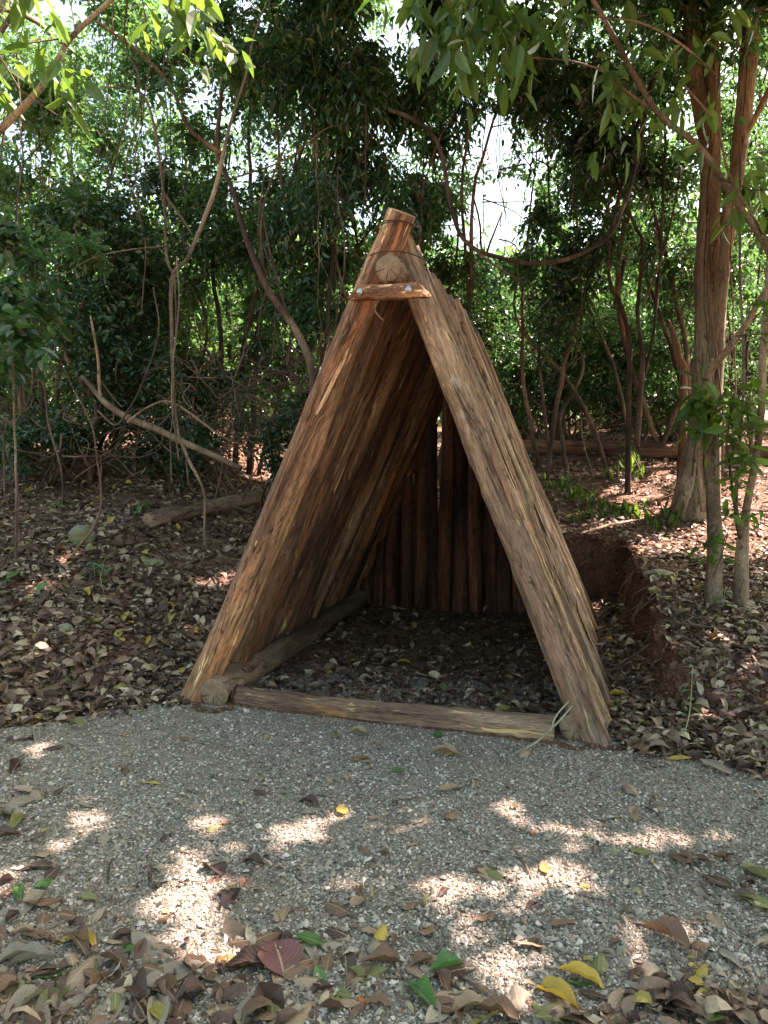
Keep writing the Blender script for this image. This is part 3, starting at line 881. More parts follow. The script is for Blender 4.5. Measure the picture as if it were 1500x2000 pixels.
def branchy_tree(name, label, cat, curves, mat, leaves=None, leaf_matr=None, group=None, partnames=None, sink=.15):
    """curves: list of px lists; first is the trunk. leaves: list of (u,v,depth,ru,rv,rd,nsprigs,leaf,ratio,droop)"""
    pts0, rr0 = px_curve(curves[0])
    base = pts0[0].copy(); base[2] = float(gz(base[0], base[1])) if sink is not None else base[2]
    if sink is not None: pts0 = np.vstack([base - np.array([0, 0, sink]), pts0[0:]]); rr0 = np.concatenate([[rr0[0] * 1.15], rr0])
    root = empty(name, base, label, cat, group)
    sd = (int(base[0] * 1000) % 97)
    thick = rr0.max() > .08
    V, Q, T = tube(pts0, rr0, 22 if thick else 10, max(24, len(pts0) * (14 if thick else 7)), wob=.14, seed=sd, flute=.22 if thick else 0, jit=.012)
    mb = MB(); mb.add(V, Q, T); mb.build('trunk', mat, root, base)
    for i, c in enumerate(curves[1:]):
        p, r = px_curve(c)
        V, Q, T = tube(p, r, 18 if r.max() > .07 else 8, max(18, len(p) * (12 if r.max() > .07 else 7)), wob=.12, seed=sd + i, flute=.2 if r.max() > .07 else 0, jit=.012)
        mb = MB(); mb.add(V, Q, T)
        nm = (partnames[i] if partnames and i < len(partnames) else 'branch')
        mb.build(nm, mat, root, base)
    if leaves:
        crown(root, base, leaves, leaf_matr)
    return root, base

def crown(root, base, clumps, matr, filt=None, name='crown', stuffname=None):
    mb = MB(); tw = MB()
    f0 = filt or sky_filter(rng)
    f = lambda p: f0(p) & sun_filter(p)
    for (u, v, d, ru, rv, rd, ns, leaf, ratio, droop) in clumps:
        c = P(u, v, d)
        R = np.array([ru / FPX * d, rd, rv / FPX * d])
        # sub clumps inside the clump: uneven outline, gaps
        nsub = max(3, int(ns / 70))
        sc = norm(rng.normal(size=(nsub, 3))) * (rng.random((nsub, 1)) ** .4) * R * .9
        w = rng.integers(0, nsub, ns)
        sr = (.30 + .38 * rng.random(nsub))[w][:, None] * R.mean()
        off = sc[w] + norm(rng.normal(size=(ns, 3))) * (rng.random((ns, 1)) ** .6) * sr * (1 + .6 * (rng.random((ns, 1)) < .18))
        cen = c + off
        gg = gz(cen[:, 0], cen[:, 1]); cen[:, 2] = np.maximum(cen[:, 2], gg + .08)
        dr = norm(off - sc[w] + rng.normal(size=(ns, 3)) * .4 * sr) + np.array([0, 0, -droop * .8])
        V, Q = sprigs(cen, dr, 7, leaf * .42, leaf, ratio, droop, filt=f, hi=(leaf >= .105 and d < 7))
        mb.add(V, Q)
        # twigs: a thin stick through a share of the sprigs
        for i in range(0, ns, 14):
            if not f(cen[i:i + 1])[0]: continue
            a = cen[i] - norm(dr[i]) * leaf * 2.5; b = cen[i] + norm(dr[i]) * leaf * 2
            m_ = (a + b) / 2 + rng.normal(size=3) * leaf * .4
            V, Q, T = tube([a, m_, b], [.006, .004, .002], 3, 4, cap=False); tw.add(V, Q)
    mb.build(name, matr, root, base, smooth=False)
    if tw.v: tag(tw.build('twigs', M['twig'], root, base), kind='stuff')

# --- big double tree on the right
branchy_tree('forest_tree', 'thick tan-barked forked tree with a flared base, behind the two thin saplings at right', 'tree',
    [[(1350, 985, 8.7, 78), (1360, 900, 8.7, 52), (1372, 800, 8.7, 46), (1380, 650, 8.7, 44), (1383, 500, 8.7, 44), (1388, 350, 8.7, 36), (1388, 150, 8.7, 31), (1384, -60, 8.7, 29), (1380, -420, 8.8, 34)],
     [(1385, 990, 8.62, 40), (1390, 870, 8.62, 34), (1396, 700, 8.62, 33), (1406, 560, 8.62, 33), (1420, 450, 8.65, 30), (1440, 330, 8.7, 28), (1458, 150, 8.75, 30), (1472, -60, 8.8, 32), (1490, -300, 8.8, 26)],
     [(1375, 985, 8.5, 30), (1388, 940, 8.55, 26), (1385, 800, 8.5, 18), (1390, 700, 8.55, 14)],
     [(1330, 1000, 8.6, 34), (1345, 940, 8.6, 30), (1358, 850, 8.62, 18)],
     [(1388, 350, 8.7, 18), (1365, 200, 8.6, 26), (1352, 90, 8.5, 30), (1345, -40, 8.4, 28)],
     [(1458, 260, 8.7, 12), (1490, 200, 8.5, 16), (1530, 120, 8.3, 14)]],
    M['trunk'], partnames=['second_stem', 'root_flare', 'root_flare', 'branch', 'branch'],
    leaves=[(1290, -60, 8.6, 260, 120, 1.2, 260, .13, .36, .5), (1450, 60, 8.3, 90, 120, .8, 110, .13, .36, .6), (1480, 420, 9.2, 70, 160, .8, 200, .11, .38, .5)], leaf_matr=M['leaf_mid'])
ft = [o for o in scene.objects if o.name == 'forest_tree'][0]
for (a_, b_, w0) in [(1352, 1396, 5), (1408, 1372, 4), (1362, 1410, 4), (1420, 1452, 4), (1396, 1368, 3)]:
    lst = [(a_ + (b_ - a_) * t + 9 * math.sin(t * 9 + a_), 930 - 900 * t, 8.46, w0) for t in np.linspace(0, 1, 9)]
    p, rr_ = px_curve(lst); V, Q, T = tube(p, rr_, 6, 60, jit=.02, seed=a_); mb = MB(); mb.add(V, Q, T); mb.build('climbing_vine', M['stem_dark'], ft, np.array(ft.location))
# --- two saplings in front of it on the bank
branchy_tree('sapling', 'thin brown sapling with a broken top, on the bank in front of the forked tree', 'sapling',
    [[(1395, 1165, 5.6, 34), (1396, 1080, 5.6, 30), (1392, 960, 5.6, 26), (1388, 860, 5.6, 27), (1392, 790, 5.6, 24), (1400, 775, 5.6, 26)],
     [(1375, 1000, 5.6, 14), (1368, 900, 5.6, 15), (1370, 790, 5.58, 15), (1385, 730, 5.55, 20), (1425, 680, 5.5, 18), (1460, 630, 5.45, 16), (1500, 560, 5.4, 14), (1560, 480, 5.3, 12)],
     [(1398, 780, 5.6, 12), (1384, 745, 5.55, 12), (1370, 735, 5.5, 8)],
     [(1400, 790, 5.6, 10), (1415, 770, 5.55, 9), (1428, 765, 5.5, 5)]],
    M['stem'], leaf_matr=M['leaf_near'],
    leaves=[(1360, 790, 5.4, 70, 26, .22, 12, .14, .42, .25), (1420, 830, 5.35, 40, 50, .2, 8, .13, .4, .4), (1450, 790, 5.3, 40, 30, .2, 6, .13, .4, .4), (1400, 1090, 5.4, 20, 60, .15, 3, .1, .45, .5)])
branchy_tree('sapling', 'slender orange-brown sapling curving up to the right edge, beside the broken-topped one', 'sapling',
    [[(1447, 1165, 5.6, 30), (1450, 1080, 5.6, 26), (1457, 1000, 5.55, 22), (1474, 900, 5.5, 20), (1487, 780, 5.4, 20), (1490, 700, 5.35, 20), (1497, 600, 5.3, 20), (1510, 400, 5.2, 18), (1520, 200, 5.1, 16)],
     [(1450, 1050, 5.58, 14), (1438, 990, 5.56, 9), (1445, 860, 5.5, 8), (1452, 760, 5.45, 8), (1446, 560, 5.4, 7), (1445, 300, 5.3, 6)],
     [(1448, 1060, 5.6, 9), (1436, 1020, 5.5, 8), (1420, 880, 5.45, 6), (1412, 850, 5.45, 4)]],
    M['stem'], leaf_matr=M['leaf_near'],
    leaves=[(1440, 870, 5.3, 40, 60, .2, 7, .12, .35, .5), (1470, 970, 5.3, 30, 60, .2, 5, .11, .35, .5), (1490, 640, 5.2, 40, 60, .2, 6, .12, .4, .5)])
# --- long diagonal branch across the upper right with its drooping leaves
branchy_tree('leaning_tree', 'slim diagonal limb crossing the upper right corner with drooping pointed leaves', 'tree',
    [[(1560, 640, 4.9, 20), (1500, 490, 4.8, 20), (1440, 400, 4.7, 17), (1375, 300, 4.6, 16), (1290, 225, 4.5, 15), (1240, 150, 4.4, 14), (1200, 70, 4.3, 13), (1145, -20, 4.2, 12), (1080, -120, 4.1, 10)],
     [(1270, 212, 4.5, 9), (1225, 180, 4.4, 8), (1180, 140, 4.35, 7), (1105, 118, 4.3, 5), (1040, 112, 4.2, 4)],
     [(1500, 470, 4.8, 8), (1460, 410, 4.6, 7), (1420, 330, 4.5, 7), (1395, 240, 4.4, 6), (1330, 160, 4.3, 5)],
     [(1400, 150, 4.2, 7), (1330, 90, 4.1, 6), (1250, 45, 4.0, 5), (1150, 30, 3.9, 4)]],
    M['stem'], leaf_matr=M['leaf_near'], sink=None,
    leaves=[(1080, 40, 4.3, 150, 60, .35, 18, .165, .34, .9), (920, 50, 4.2, 90, 80, .35, 16, .17, .33, .95), (1230, 70, 4.3, 90, 50, .3, 7, .145, .38, .8),
            (1290, 205, 4.5, 110, 30, .2, 6, .14, .36, .9), (1420, 30, 4.4, 90, 50, .3, 8, .15, .36, .8), (1400, 190, 4.5, 60, 50, .3, 4, .14, .36, .8),
            (780, -10, 4.2, 120, 50, .35, 9, .15, .34, .9), (1470, 350, 4.6, 50, 90, .3, 5, .13, .36, .8)])
# --- top left branch
branchy_tree('leaning_tree', 'brown limb rising from the left edge to the top with large hanging leaves', 'tree',
    [[(-90, 330, 3.9, 22), (0, 255, 3.9, 20), (70, 185, 3.9, 17), (110, 120, 3.9, 15), (140, 70, 3.9, 13), (210, 5, 3.9, 11), (260, -60, 3.9, 9)],
     [(0, 60, 3.7, 14), (30, 15, 3.7, 12), (60, -20, 3.7, 10)]],
    M['stem'], leaf_matr=M['leaf_near'], sink=None,
    leaves=[(60, 10, 3.8, 100, 50, .3, 9, .15, .4, .9), (110, 150, 3.8, 70, 25, .25, 6, .13, .42, .9), (330, -20, 3.9, 120, 45, .3, 8, .14, .4, .9), (430, 50, 4.0, 40, 40, .3, 4, .13, .4, .9), (15, 150, 3.8, 40, 40, .2, 3, .13, .45, .8)])
# --- midground stems
branchy_tree('twin_stem_tree', 'slim tree with two upright dark stems standing by the far fallen log', 'tree',
    [[(1228, 872, 9.3, 15), (1228, 800, 9.3, 14), (1230, 720, 9.3, 14), (1226, 640, 9.3, 14), (1210, 590, 9.3, 11), (1190, 540, 9.3, 10), (1195, 440, 9.2, 8), (1240, 260, 9.2, 12), (1262, 200, 9.2, 12), (1300, 60, 9.2, 9), (1310, -50, 9.2, 8)],
     [(1244, 868, 9.3, 16), (1250, 780, 9.3, 16), (1254, 690, 9.3, 13), (1246, 610, 9.3, 11), (1255, 480, 9.3, 9), (1240, 440, 9.3, 8), (1195, 330, 9.3, 7), (1150, 250, 9.3, 6)],
     [(1252, 760, 9.35, 8), (1275, 660, 9.35, 8), (1285, 560, 9.4, 8), (1295, 400, 9.4, 7), (1300, 200, 9.4, 6)],
     [(1228, 845, 9.5, 9), (1205, 740, 9.6, 9), (1180, 670, 9.7, 8), (1150, 620, 9.8, 6), (1120, 600, 9.8, 4)],
     [(1254, 600, 9.3, 6), (1300, 480, 9.2, 5), (1330, 330, 9.1, 5)]],
    M['stem_dark'], leaf_matr=M['leaf_dark'],
    leaves=[(1120, 250, 9.3, 130, 140, 1.0, 620, .095, .42, .5), (1110, 500, 9.6, 100, 130, 1.0, 360, .09, .42, .5), (1240, 300, 9.6, 120, 160, 1.0, 420, .09, .42, .5), (1300, 500, 10.2, 120, 130, 1.0, 360, .085, .42, .5)],
    partnames=['second_stem', 'branch', 'branch', 'branch'])
branchy_tree('dead_stump', 'broken reddish dead stem leaning left beside the forked tree', 'stump',
    [[(1335, 740, 9.2, 20), (1326, 700, 9.2, 20), (1316, 660, 9.2, 16), (1305, 625, 9.2, 6)]], M['old_log'], sink=.0)
# --- centre-left leaning tree
branchy_tree('leaning_tree', 'dark brown tree leaning left, emerging from behind the left edge of the shelter', 'tree',
    [[(612, 800, 7.6, 20), (608, 720, 7.6, 20), (575, 640, 7.6, 20), (520, 560, 7.6, 18), (480, 460, 7.7, 15), (450, 360, 7.8, 13), (425, 300, 7.9, 13), (430, 220, 8, 11), (440, 120, 8, 9)],
     [(430, 300, 7.9, 12), (370, 250, 7.9, 11), (340, 180, 7.9, 10), (290, 120, 7.9, 8), (190, 40, 7.8, 6)],
     [(520, 560, 7.65, 8), (510, 440, 7.7, 7), (530, 350, 7.8, 6), (560, 280, 7.8, 5)],
     [(570, 640, 7.6, 6), (545, 560, 7.5, 6), (525, 480, 7.5, 5), (510, 400, 7.5, 4)],
     [(450, 350, 7.8, 5), (560, 310, 7.6, 4), (640, 250, 7.5, 3), (720, 250, 7.4, 2)]],
    M['stem_dark'], leaf_matr=M['leaf_mid'],
    leaves=[(480, 210, 8.3, 150, 110, .8, 380, .08, .45, .4), (500, 420, 8.6, 130, 90, .7, 300, .08, .45, .4), (330, 120, 8.4, 120, 90, .7, 170, .09, .45, .4)])
branchy_tree('v_stem_tree', 'thin tree whose pale stems meet in a V at mid height, left of the shelter', 'tree',
    [[(400, 1040, 6.9, 6), (398, 960, 6.9, 8), (365, 890, 6.9, 9), (345, 820, 6.9, 8), (335, 640, 6.9, 9), (338, 540, 6.9, 12), (370, 500, 6.9, 10), (410, 400, 6.9, 12), (432, 320, 6.9, 11), (450, 240, 6.9, 8), (480, 150, 6.9, 6), (500, 60, 6.9, 4), (540, -40, 6.9, 2)],
     [(338, 535, 6.9, 8), (326, 500, 6.9, 8), (322, 400, 6.9, 8), (310, 300, 6.9, 8), (300, 240, 6.9, 7), (275, 180, 6.9, 6), (200, 170, 6.9, 4)],
     [(322, 380, 6.9, 6), (360, 435, 6.9, 7), (375, 460, 6.9, 5)],
     [(330, 480, 6.9, 5), (240, 490, 6.7, 4), (180, 505, 6.6, 3), (120, 540, 6.5, 2)],
     [(340, 540, 6.88, 4), (344, 640, 6.86, 4), (334, 760, 6.86, 4), (350, 900, 6.85, 4)]],
    M['stem'], leaf_matr=M['leaf_light'],
    leaves=[(170, 500, 6.6, 110, 40, .35, 60, .07, .4, .2), (430, 170, 7.2, 100, 60, .4, 90, .07, .5, .3)])
# vine with the U shaped swing
def liana(name, label, lst, mat=M['stem'], group=None, tuft=None):
    p, r = px_curve(lst); base = p[0]
    root = empty(name, base, label, 'vine', group)
    V, Q, T = tube(p, r, 8, len(p) * 9, wob=.1, jit=.015, seed=int(abs(base[0]) * 100)); mb = MB(); mb.add(V, Q, T); mb.build('stem', mat, root, base)
    if tuft: crown(root, base, tuft, M['leaf_mid'], name='leaves')
    return root
liana('liana', 'bare brown vine swinging down and up in a wide U above the shelter', [(760, 215, 7.2, 10), (800, 230, 7.2, 11), (845, 265, 7.2, 11), (870, 340, 7.2, 11), (885, 420, 7.2, 10), (912, 475, 7.2, 11), (960, 500, 7.2, 11), (1030, 515, 7.3, 11), (1110, 505, 7.4, 11), (1170, 475, 7.5, 11), (1205, 435, 7.6, 11), (1240, 330, 8.2, 11), (1262, 210, 8.6, 10)], M['stem_dark'])
liana('liana', 'thin vine hanging from the U-shaped one down to the right, above the shelter roof', [(905, 470, 7.1, 6), (950, 505, 7.1, 6), (990, 535, 7.1, 6), (1020, 555, 7.1, 4)], M['stem_dark'])
liana('liana', 'thin twisted vine dropping from the V of stems to the leaf litter', [(345, 500, 6.8, 4), (350, 600, 6.8, 4), (340, 700, 6.8, 5), (338, 800, 6.8, 4), (333, 880, 6.8, 3), (335, 945, 6.8, 3)], M['stem'])
liana('liana', 'slack vine arching from the left undergrowth over the pale leaning branch', [(190, 800, 7.3, 5), (225, 830, 7.2, 5), (250, 800, 7.2, 5), (290, 720, 7.2, 5), (310, 640, 7.2, 4), (300, 560, 7.2, 4)], M['stem'])
liana('liana', 'curved pale vine looping right of the leaning branch in the brush', [(250, 825, 7.1, 6), (290, 795, 7.1, 6), (330, 785, 7.1, 6), (380, 815, 7.1, 6), (430, 850, 7.1, 5), (470, 870, 7.1, 4)], M['stem'])
# pale leaning branch, left
p0, p1 = P(222, 800, 7.25), P(470, 915, 7.0)
root = empty('fallen_branch', p1, 'straight pale branch sloping down to the right through the left undergrowth', 'branch')
V, Q, T = tube([p0 + [-.3, 0, .32], p0, lerp(p0, p1, .4), lerp(p0, p1, .8), p1], [.016, .031, .033, .029, .024], 12, 40, wob=.1, jit=.012)
mb = MB(); mb.add(V, Q, T); mb.build('wood', M['pale_branch'], root, p1)
V, Q, T = tube([p0 + [.0, 0, 0], p0 + [-.12, 0, .13], p0 + [-.14, 0, .5], p0 + [-.2, 0, .9]], [.02, .018, .014, .01], 8, 20, wob=.1)
mb = MB(); mb.add(V, Q, T); mb.build('branch', M['pale_branch'], root, p1)
print('trees done')

# ------------------------------------------------------------------ surrounding shrubs and trees
def hanging(u, v0, v1, d, w=7, wob_=12):
    n = 6
    return [(u + rng.normal() * wob_ * (0 if i == 0 else 1), v0 + (v1 - v0) * i / (n - 1), d + rng.normal() * .03, w * (1 - .35 * i / n)) for i in range(n)]
def shrub(name, label, cat, base_uv, d, clumps, mat, stems=4, top=None, group=None, stemw=7, smat='stem_dark'):
    u, v = base_uv
    # stand on the ground at this depth
    b = P(u, v, d); b[2] = float(gz(b[0], b[1]))
    root = empty(name, b, label, cat, group)
    cs = [P(c[0], c[1], c[2]) for c in clumps]
    for i in range(stems):
        mb = MB()
        e = cs[i % len(cs)] + rng.normal(size=3) * [.5, .3, .4]
        s0 = b + [rng.normal() * .25, rng.normal() * .2, -.1]
        m1 = lerp(s0, e, .35) + rng.normal(size=3) * [.18, .1, .1]; m2 = lerp(s0, e, .7) + rng.normal(size=3) * [.22, .1, .1]
        r = stemw / FPX * d / 2 * rng.uniform(.6, 1.2)
        V, Q, T = tube([s0, m1, m2, e], [r * 1.2, r, r * .7, r * .3], 7, 22, wob=.1, jit=.03, seed=i)
        mb.add(V, Q, T)
        for k in range(4):
            t = rng.uniform(.3, .95); a = lerp(m1, e, t)
            q = a + rng.normal(size=3) * [.5, .3, .35] + [0, 0, .15]
            V, Q, T = tube([a, (a + q) / 2 + rng.normal(size=3) * .06, q], [r * .4, r * .3, r * .12], 4, 9, jit=.02, cap=False); mb.add(V, Q, T)
        mb.build('stem', M[smat], root, b)
    crown(root, b, clumps, M[mat])
    return root
D, Mi, Li = 'leaf_dark', 'leaf_mid', 'leaf_light'
G1 = 'trees and shrubs behind the shelter'
# front layer, left to right
shrub('shrub', 'broad-leaved green bush at the left edge of the photo at mid height', 'shrub', (20, 950), 6.2,
      [(50, 610, 6.0, 110, 80, .5, 80, .12, .5, .4), (20, 720, 6.2, 60, 70, .4, 30, .11, .5, .4), (20, 480, 6.4, 90, 70, .5, 70, .09, .5, .4)], Mi, 3, stemw=4, smat='stem_dark')
shrub('vine_covered_tree', 'dense dark vine-covered tree at left, above the leaf litter', 'tree', (190, 890), 8.4,
      [(200, 430, 8.6, 170, 130, .9, 850, .075, .5, .4), (120, 620, 8.5, 130, 120, .8, 420, .075, .5, .4), (280, 600, 8.7, 110, 120, .8, 420, .075, .5, .4), (220, 770, 8.6, 140, 90, .7, 330, .075, .5, .4), (80, 820, 8.4, 90, 60, .6, 180, .075, .5, .4)], D, 8, stemw=12)
shrub('vine_covered_tree', 'yellow-green creeper-hung tree at the upper left corner', 'tree', (60, 900), 8.9,
      [(60, 250, 9.0, 150, 140, .9, 480, .08, .5, .4), (120, 80, 9.0, 170, 110, .9, 420, .08, .5, .4), (330, 40, 9.2, 140, 70, .8, 260, .08, .5, .4), (30, 400, 8.8, 80, 90, .8, 220, .08, .5, .4)], Li, 4, stemw=9)
shrub('vine_covered_tree', 'tree draped with long hanging leaves behind the shelter peak', 'tree', (650, 860), 8.4,
      [(650, 90, 8.4, 130, 120, .9, 420, .12, .34, 1.0), (660, 270, 8.4, 130, 130, .8, 520, .10, .36, 1.0), (640, 440, 8.4, 120, 120, .8, 520, .085, .4, .8), (590, 600, 8.6, 80, 110, .7, 300, .08, .42, .7), (780, 330, 8.5, 90, 120, .7, 330, .09, .38, .9), (770, 140, 8.6, 110, 110, .8, 330, .1, .36, .9)], Mi, 7, stemw=9)
shrub('vine_covered_tree', 'dark-leaved tree reaching over the top centre-left with small dense leaves', 'tree', (440, 880), 9.2,
      [(480, 70, 9.0, 110, 90, .8, 420, .08, .5, .4), (560, 130, 9.0, 90, 80, .8, 260, .085, .5, .4), (430, 330, 9.3, 150, 90, .8, 360, .075, .5, .4), (400, 450, 9.4, 120, 90, .8, 330, .075, .5, .4)], D, 5, stemw=9)
shrub('shrub', 'bright green broad-leaved shrub in the gap left of the shelter', 'shrub', (430, 860), 9.8,
      [(420, 600, 9.8, 120, 90, .5, 260, .11, .65, .3), (500, 690, 9.9, 90, 70, .5, 150, .10, .6, .3), (360, 680, 9.8, 90, 70, .5, 130, .10, .6, .3)], Li, 4, stemw=5)
shrub('undergrowth_shrub', 'twiggy half-bare undergrowth thicket beside the left side of the shelter', 'shrub', (500, 900), 8.0,
      [(500, 880, 7.6, 60, 60, .4, 90, .06, .45, .4), (460, 790, 8.0, 110, 90, .5, 110, .06, .5, .4), (560, 800, 8.0, 60, 90, .5, 110, .06, .5, .4)], D, 22, stemw=4, smat='twig')
shrub('undergrowth_shrub', 'low dark thicket under the vine-covered tree at the left', 'shrub', (150, 900), 8.2,
      [(60, 860, 8.0, 110, 60, .5, 190, .065, .5, .4), (230, 860, 8.1, 120, 60, .5, 240, .065, .5, .4), (350, 850, 8.2, 90, 70, .5, 170, .065, .5, .4)], D, 14, stemw=4, smat='twig')
shrub('vine_covered_tree', 'leafy tree over the centre top, left of the bright sky gap', 'tree', (850, 800), 9.6,
      [(860, 210, 9.4, 70, 140, .8, 260, .1, .36, .8), (900, 60, 9.4, 120, 80, .9, 330, .11, .36, .8), (830, 420, 9.6, 70, 110, .7, 240, .085, .4, .7), (1000, 130, 9.6, 80, 80, .8, 200, .1, .36, .7), (870, 560, 9.7, 90, 80, .7, 280, .085, .42, .5)], Mi, 4, stemw=8)
shrub('vine_covered_tree', 'dense dark tree just right of the bright sky gap', 'tree', (1120, 830), 9.9,
      [(1110, 350, 9.9, 95, 130, .9, 420, .09, .42, .5), (1150, 200, 9.8, 100, 120, .9, 330, .095, .4, .5), (1060, 160, 9.9, 60, 90, .8, 160, .095, .4, .6), (1090, 560, 10.0, 120, 110, .9, 420, .085, .42, .5), (960, 620, 10.2, 90, 90, .8, 300, .085, .42, .5)], D, 5, stemw=8)
shrub('undergrowth_shrub', 'green thicket on the rise between the shelter and the twin-stemmed tree', 'shrub', (1080, 820), 11.2,
      [(1000, 740, 11.0, 110, 70, .8, 480, .08, .45, .4), (1120, 720, 11.2, 120, 90, .8, 560, .08, .45, .4), (1050, 640, 11.3, 130, 80, .8, 560, .08, .45, .4)], Mi, 16, stemw=5, smat='twig')
shrub('undergrowth_shrub', 'thicket behind the far log between the twin stems and the forked tree', 'shrub', (1300, 820), 11.4,
      [(1230, 680, 11.4, 110, 100, .8, 520, .08, .45, .4), (1330, 720, 11.5, 90, 80, .8, 400, .08, .45, .4), (1300, 560, 11.6, 110, 100, .8, 460, .08, .45, .4)], Mi, 12, stemw=5, smat='twig')
shrub('undergrowth_shrub', 'leafy thicket at the right edge behind the slender sapling', 'shrub', (1480, 830), 10.8,
      [(1470, 700, 10.6, 100, 110, .8, 360, .08, .45, .4), (1460, 540, 10.8, 110, 110, .8, 330, .08, .45, .4), (1480, 330, 10.6, 100, 140, .9, 330, .085, .45, .4)], Mi, 8, stemw=5, smat='twig')
shrub('vine_covered_tree', 'small-leaved tree over the upper right, behind the diagonal limb', 'tree', (1330, 820), 10.4,
      [(1270, 120, 10.2, 130, 110, .9, 330, .09, .42, .5), (1340, 330, 10.4, 110, 120, .9, 330, .085, .42, .5), (1440, 160, 10.2, 100, 100, .9, 200, .09, .42, .5), (1200, 30, 10.2, 110, 80, .9, 240, .09, .42, .5)], Mi, 4, stemw=9)
shrub('undergrowth_shrub', 'dark leafy thicket filling the space behind the V of pale stems', 'shrub', (330, 880), 9.3,
      [(300, 700, 9.2, 120, 80, .5, 260, .07, .5, .4), (400, 780, 9.2, 110, 70, .5, 240, .07, .5, .4), (520, 720, 9.2, 90, 90, .5, 230, .07, .5, .4), (330, 560, 9.4, 90, 70, .5, 150, .075, .5, .4)], D, 14, stemw=4, smat='twig')
shrub('undergrowth_shrub', 'shadowy thicket at the left edge below the yellow-green creeper tree', 'shrub', (30, 900), 9.4,
      [(30, 740, 9.2, 110, 80, .5, 260, .07, .5, .4), (140, 720, 9.4, 110, 80, .5, 220, .07, .5, .4), (30, 560, 9.4, 90, 80, .5, 160, .075, .5, .4)], D, 10, stemw=4, smat='twig')
shrub('undergrowth_shrub', 'low dark brush along the far log right of the shelter', 'shrub', (1100, 830), 11.6,
      [(1000, 790, 11.6, 100, 35, .6, 200, .075, .45, .4), (1150, 780, 11.7, 110, 40, .6, 230, .075, .45, .4), (1300, 780, 11.8, 110, 40, .6, 230, .075, .45, .4), (1450, 770, 11.8, 90, 45, .6, 200, .075, .45, .4)], D, 16, stemw=4, smat='twig')
shrub('shrub', 'leafy bushes just outside the left edge, beyond the thin bare sapling', 'shrub', (-260, 900), 8.6,
      [(-250, 620, 8.6, 150, 190, .8, 420, .08, .5, .4), (-230, 300, 8.8, 160, 190, .8, 380, .08, .5, .4)], Mi, 6, stemw=7)
# second layer: sunlit trees farther up the slope
G2 = 'sunlit trees farther up the slope'
names = ['at the far left', 'seen above the dark vine-covered tree', 'behind the V-shaped stems', 'behind the leaning brown tree', 'behind the shelter peak', 'low between peak and sky gap',
         'below the bright sky gap', 'behind the dense dark tree', 'behind the twin stems', 'behind the forked tree', 'at the far right edge']
for i, (u, d) in enumerate([(-40, 13.5), (120, 15), (280, 13.5), (430, 15), (590, 13.5), (760, 15), (950, 13.8), (1090, 15), (1220, 13.6), (1370, 15), (1520, 13.6)]):
    cl = []
    low = [(u, 760, d, 130, 90, 1.3, 260, .12, .48, .4), (u + 30, 620, d, 130, 100, 1.3, 280, .12, .48, .4), (u - 20, 480, d + .4, 130, 100, 1.3, 260, .12, .48, .4)]
    high = [(u + 20, 330, d, 130, 110, 1.3, 330, .10, .46, .4), (u - 30, 180, d, 130, 110, 1.3, 300, .10, .46, .4), (u, 30, d, 140, 110, 1.3, 300, .10, .46, .4)]
    cl = low + high
    shrub('hillside_tree', 'sunlit yellow-green tree farther up the slope, ' + names[i], 'tree', (u, 800), d, cl, Li if i % 3 != 1 else Mi, 4, stemw=11)
for o in [o for o in scene.objects if o.name.startswith('vine_covered_tree')]:
    cu = float(project(np.array([o.location[:]]))[0][0]); dd = o.location.y
    for k in range(6):
        u0 = cu + rng.normal() * 90; v0 = rng.uniform(-40, 350); v1 = v0 + rng.uniform(300, 650)
        p, rr_ = px_curve(hanging(u0, v0, min(v1, 860), dd - .5 + rng.normal() * .2, rng.uniform(2.5, 4.5), 9))
        V, Q, T = tube(p, rr_, 5, 30, jit=.03, seed=k); m2 = MB(); m2.add(V, Q, T); m2.build('hanging_vine', M['twig'], o, np.array(o.location))
mb = MB()
for k in range(230):
    u = rng.choice([rng.uniform(360, 610), rng.uniform(0, 500), rng.uniform(960, 1480)], p=[.6, .2, .2]); far_ = u > 900
    dd = rng.uniform(7.5, 8.6) if not far_ else rng.uniform(10.8, 12)
    a = P(u, rng.uniform(690, 900) if not far_ else rng.uniform(640, 820), dd); a[2] = max(a[2], float(gz(a[0], a[1])) + .02)
    q = rng.normal(size=3) * [.28, .15, .22]; c_ = a + q * .5 + rng.normal(size=3) * .09
    e = a + q
    for z_ in (c_, e): z_[2] = max(z_[2], float(gz(z_[0], z_[1])) + .02)
    V, Q, T = tube([a, c_, e], [.009 * rng.uniform(.5, 1.3), .007, .003], 5, 10, jit=.02, seed=k, cap=False); mb.add(V, Q, T)
tag(mb.build('brushwood', M['root'], None), 'tangle of thin grey-brown dead twigs in the undergrowth', kind='stuff')
# far wood beyond, one mass
mb = MB()
n = 9000
ang = rng.uniform(-.62, .62, n); dist = rng.uniform(18, 30, n)
c = np.stack([np.sin(ang) * dist, np.cos(ang) * dist, np.zeros(n)], -1)
c[:, 2] = gz(c[:, 0], c[:, 1]) + rng.random(n) ** .8 * 5.2
V, Q = sprigs(c, rng.normal(size=(n, 3)), 6, .12, .26, .5, .4, filt=sky_filter(rng)); mb.add(V, Q)
tag(mb.build('far_woods', M['leaf_light'], None, None, smooth=False), 'mass of far green woodland glimpsed between the nearer leaves', kind='stuff')

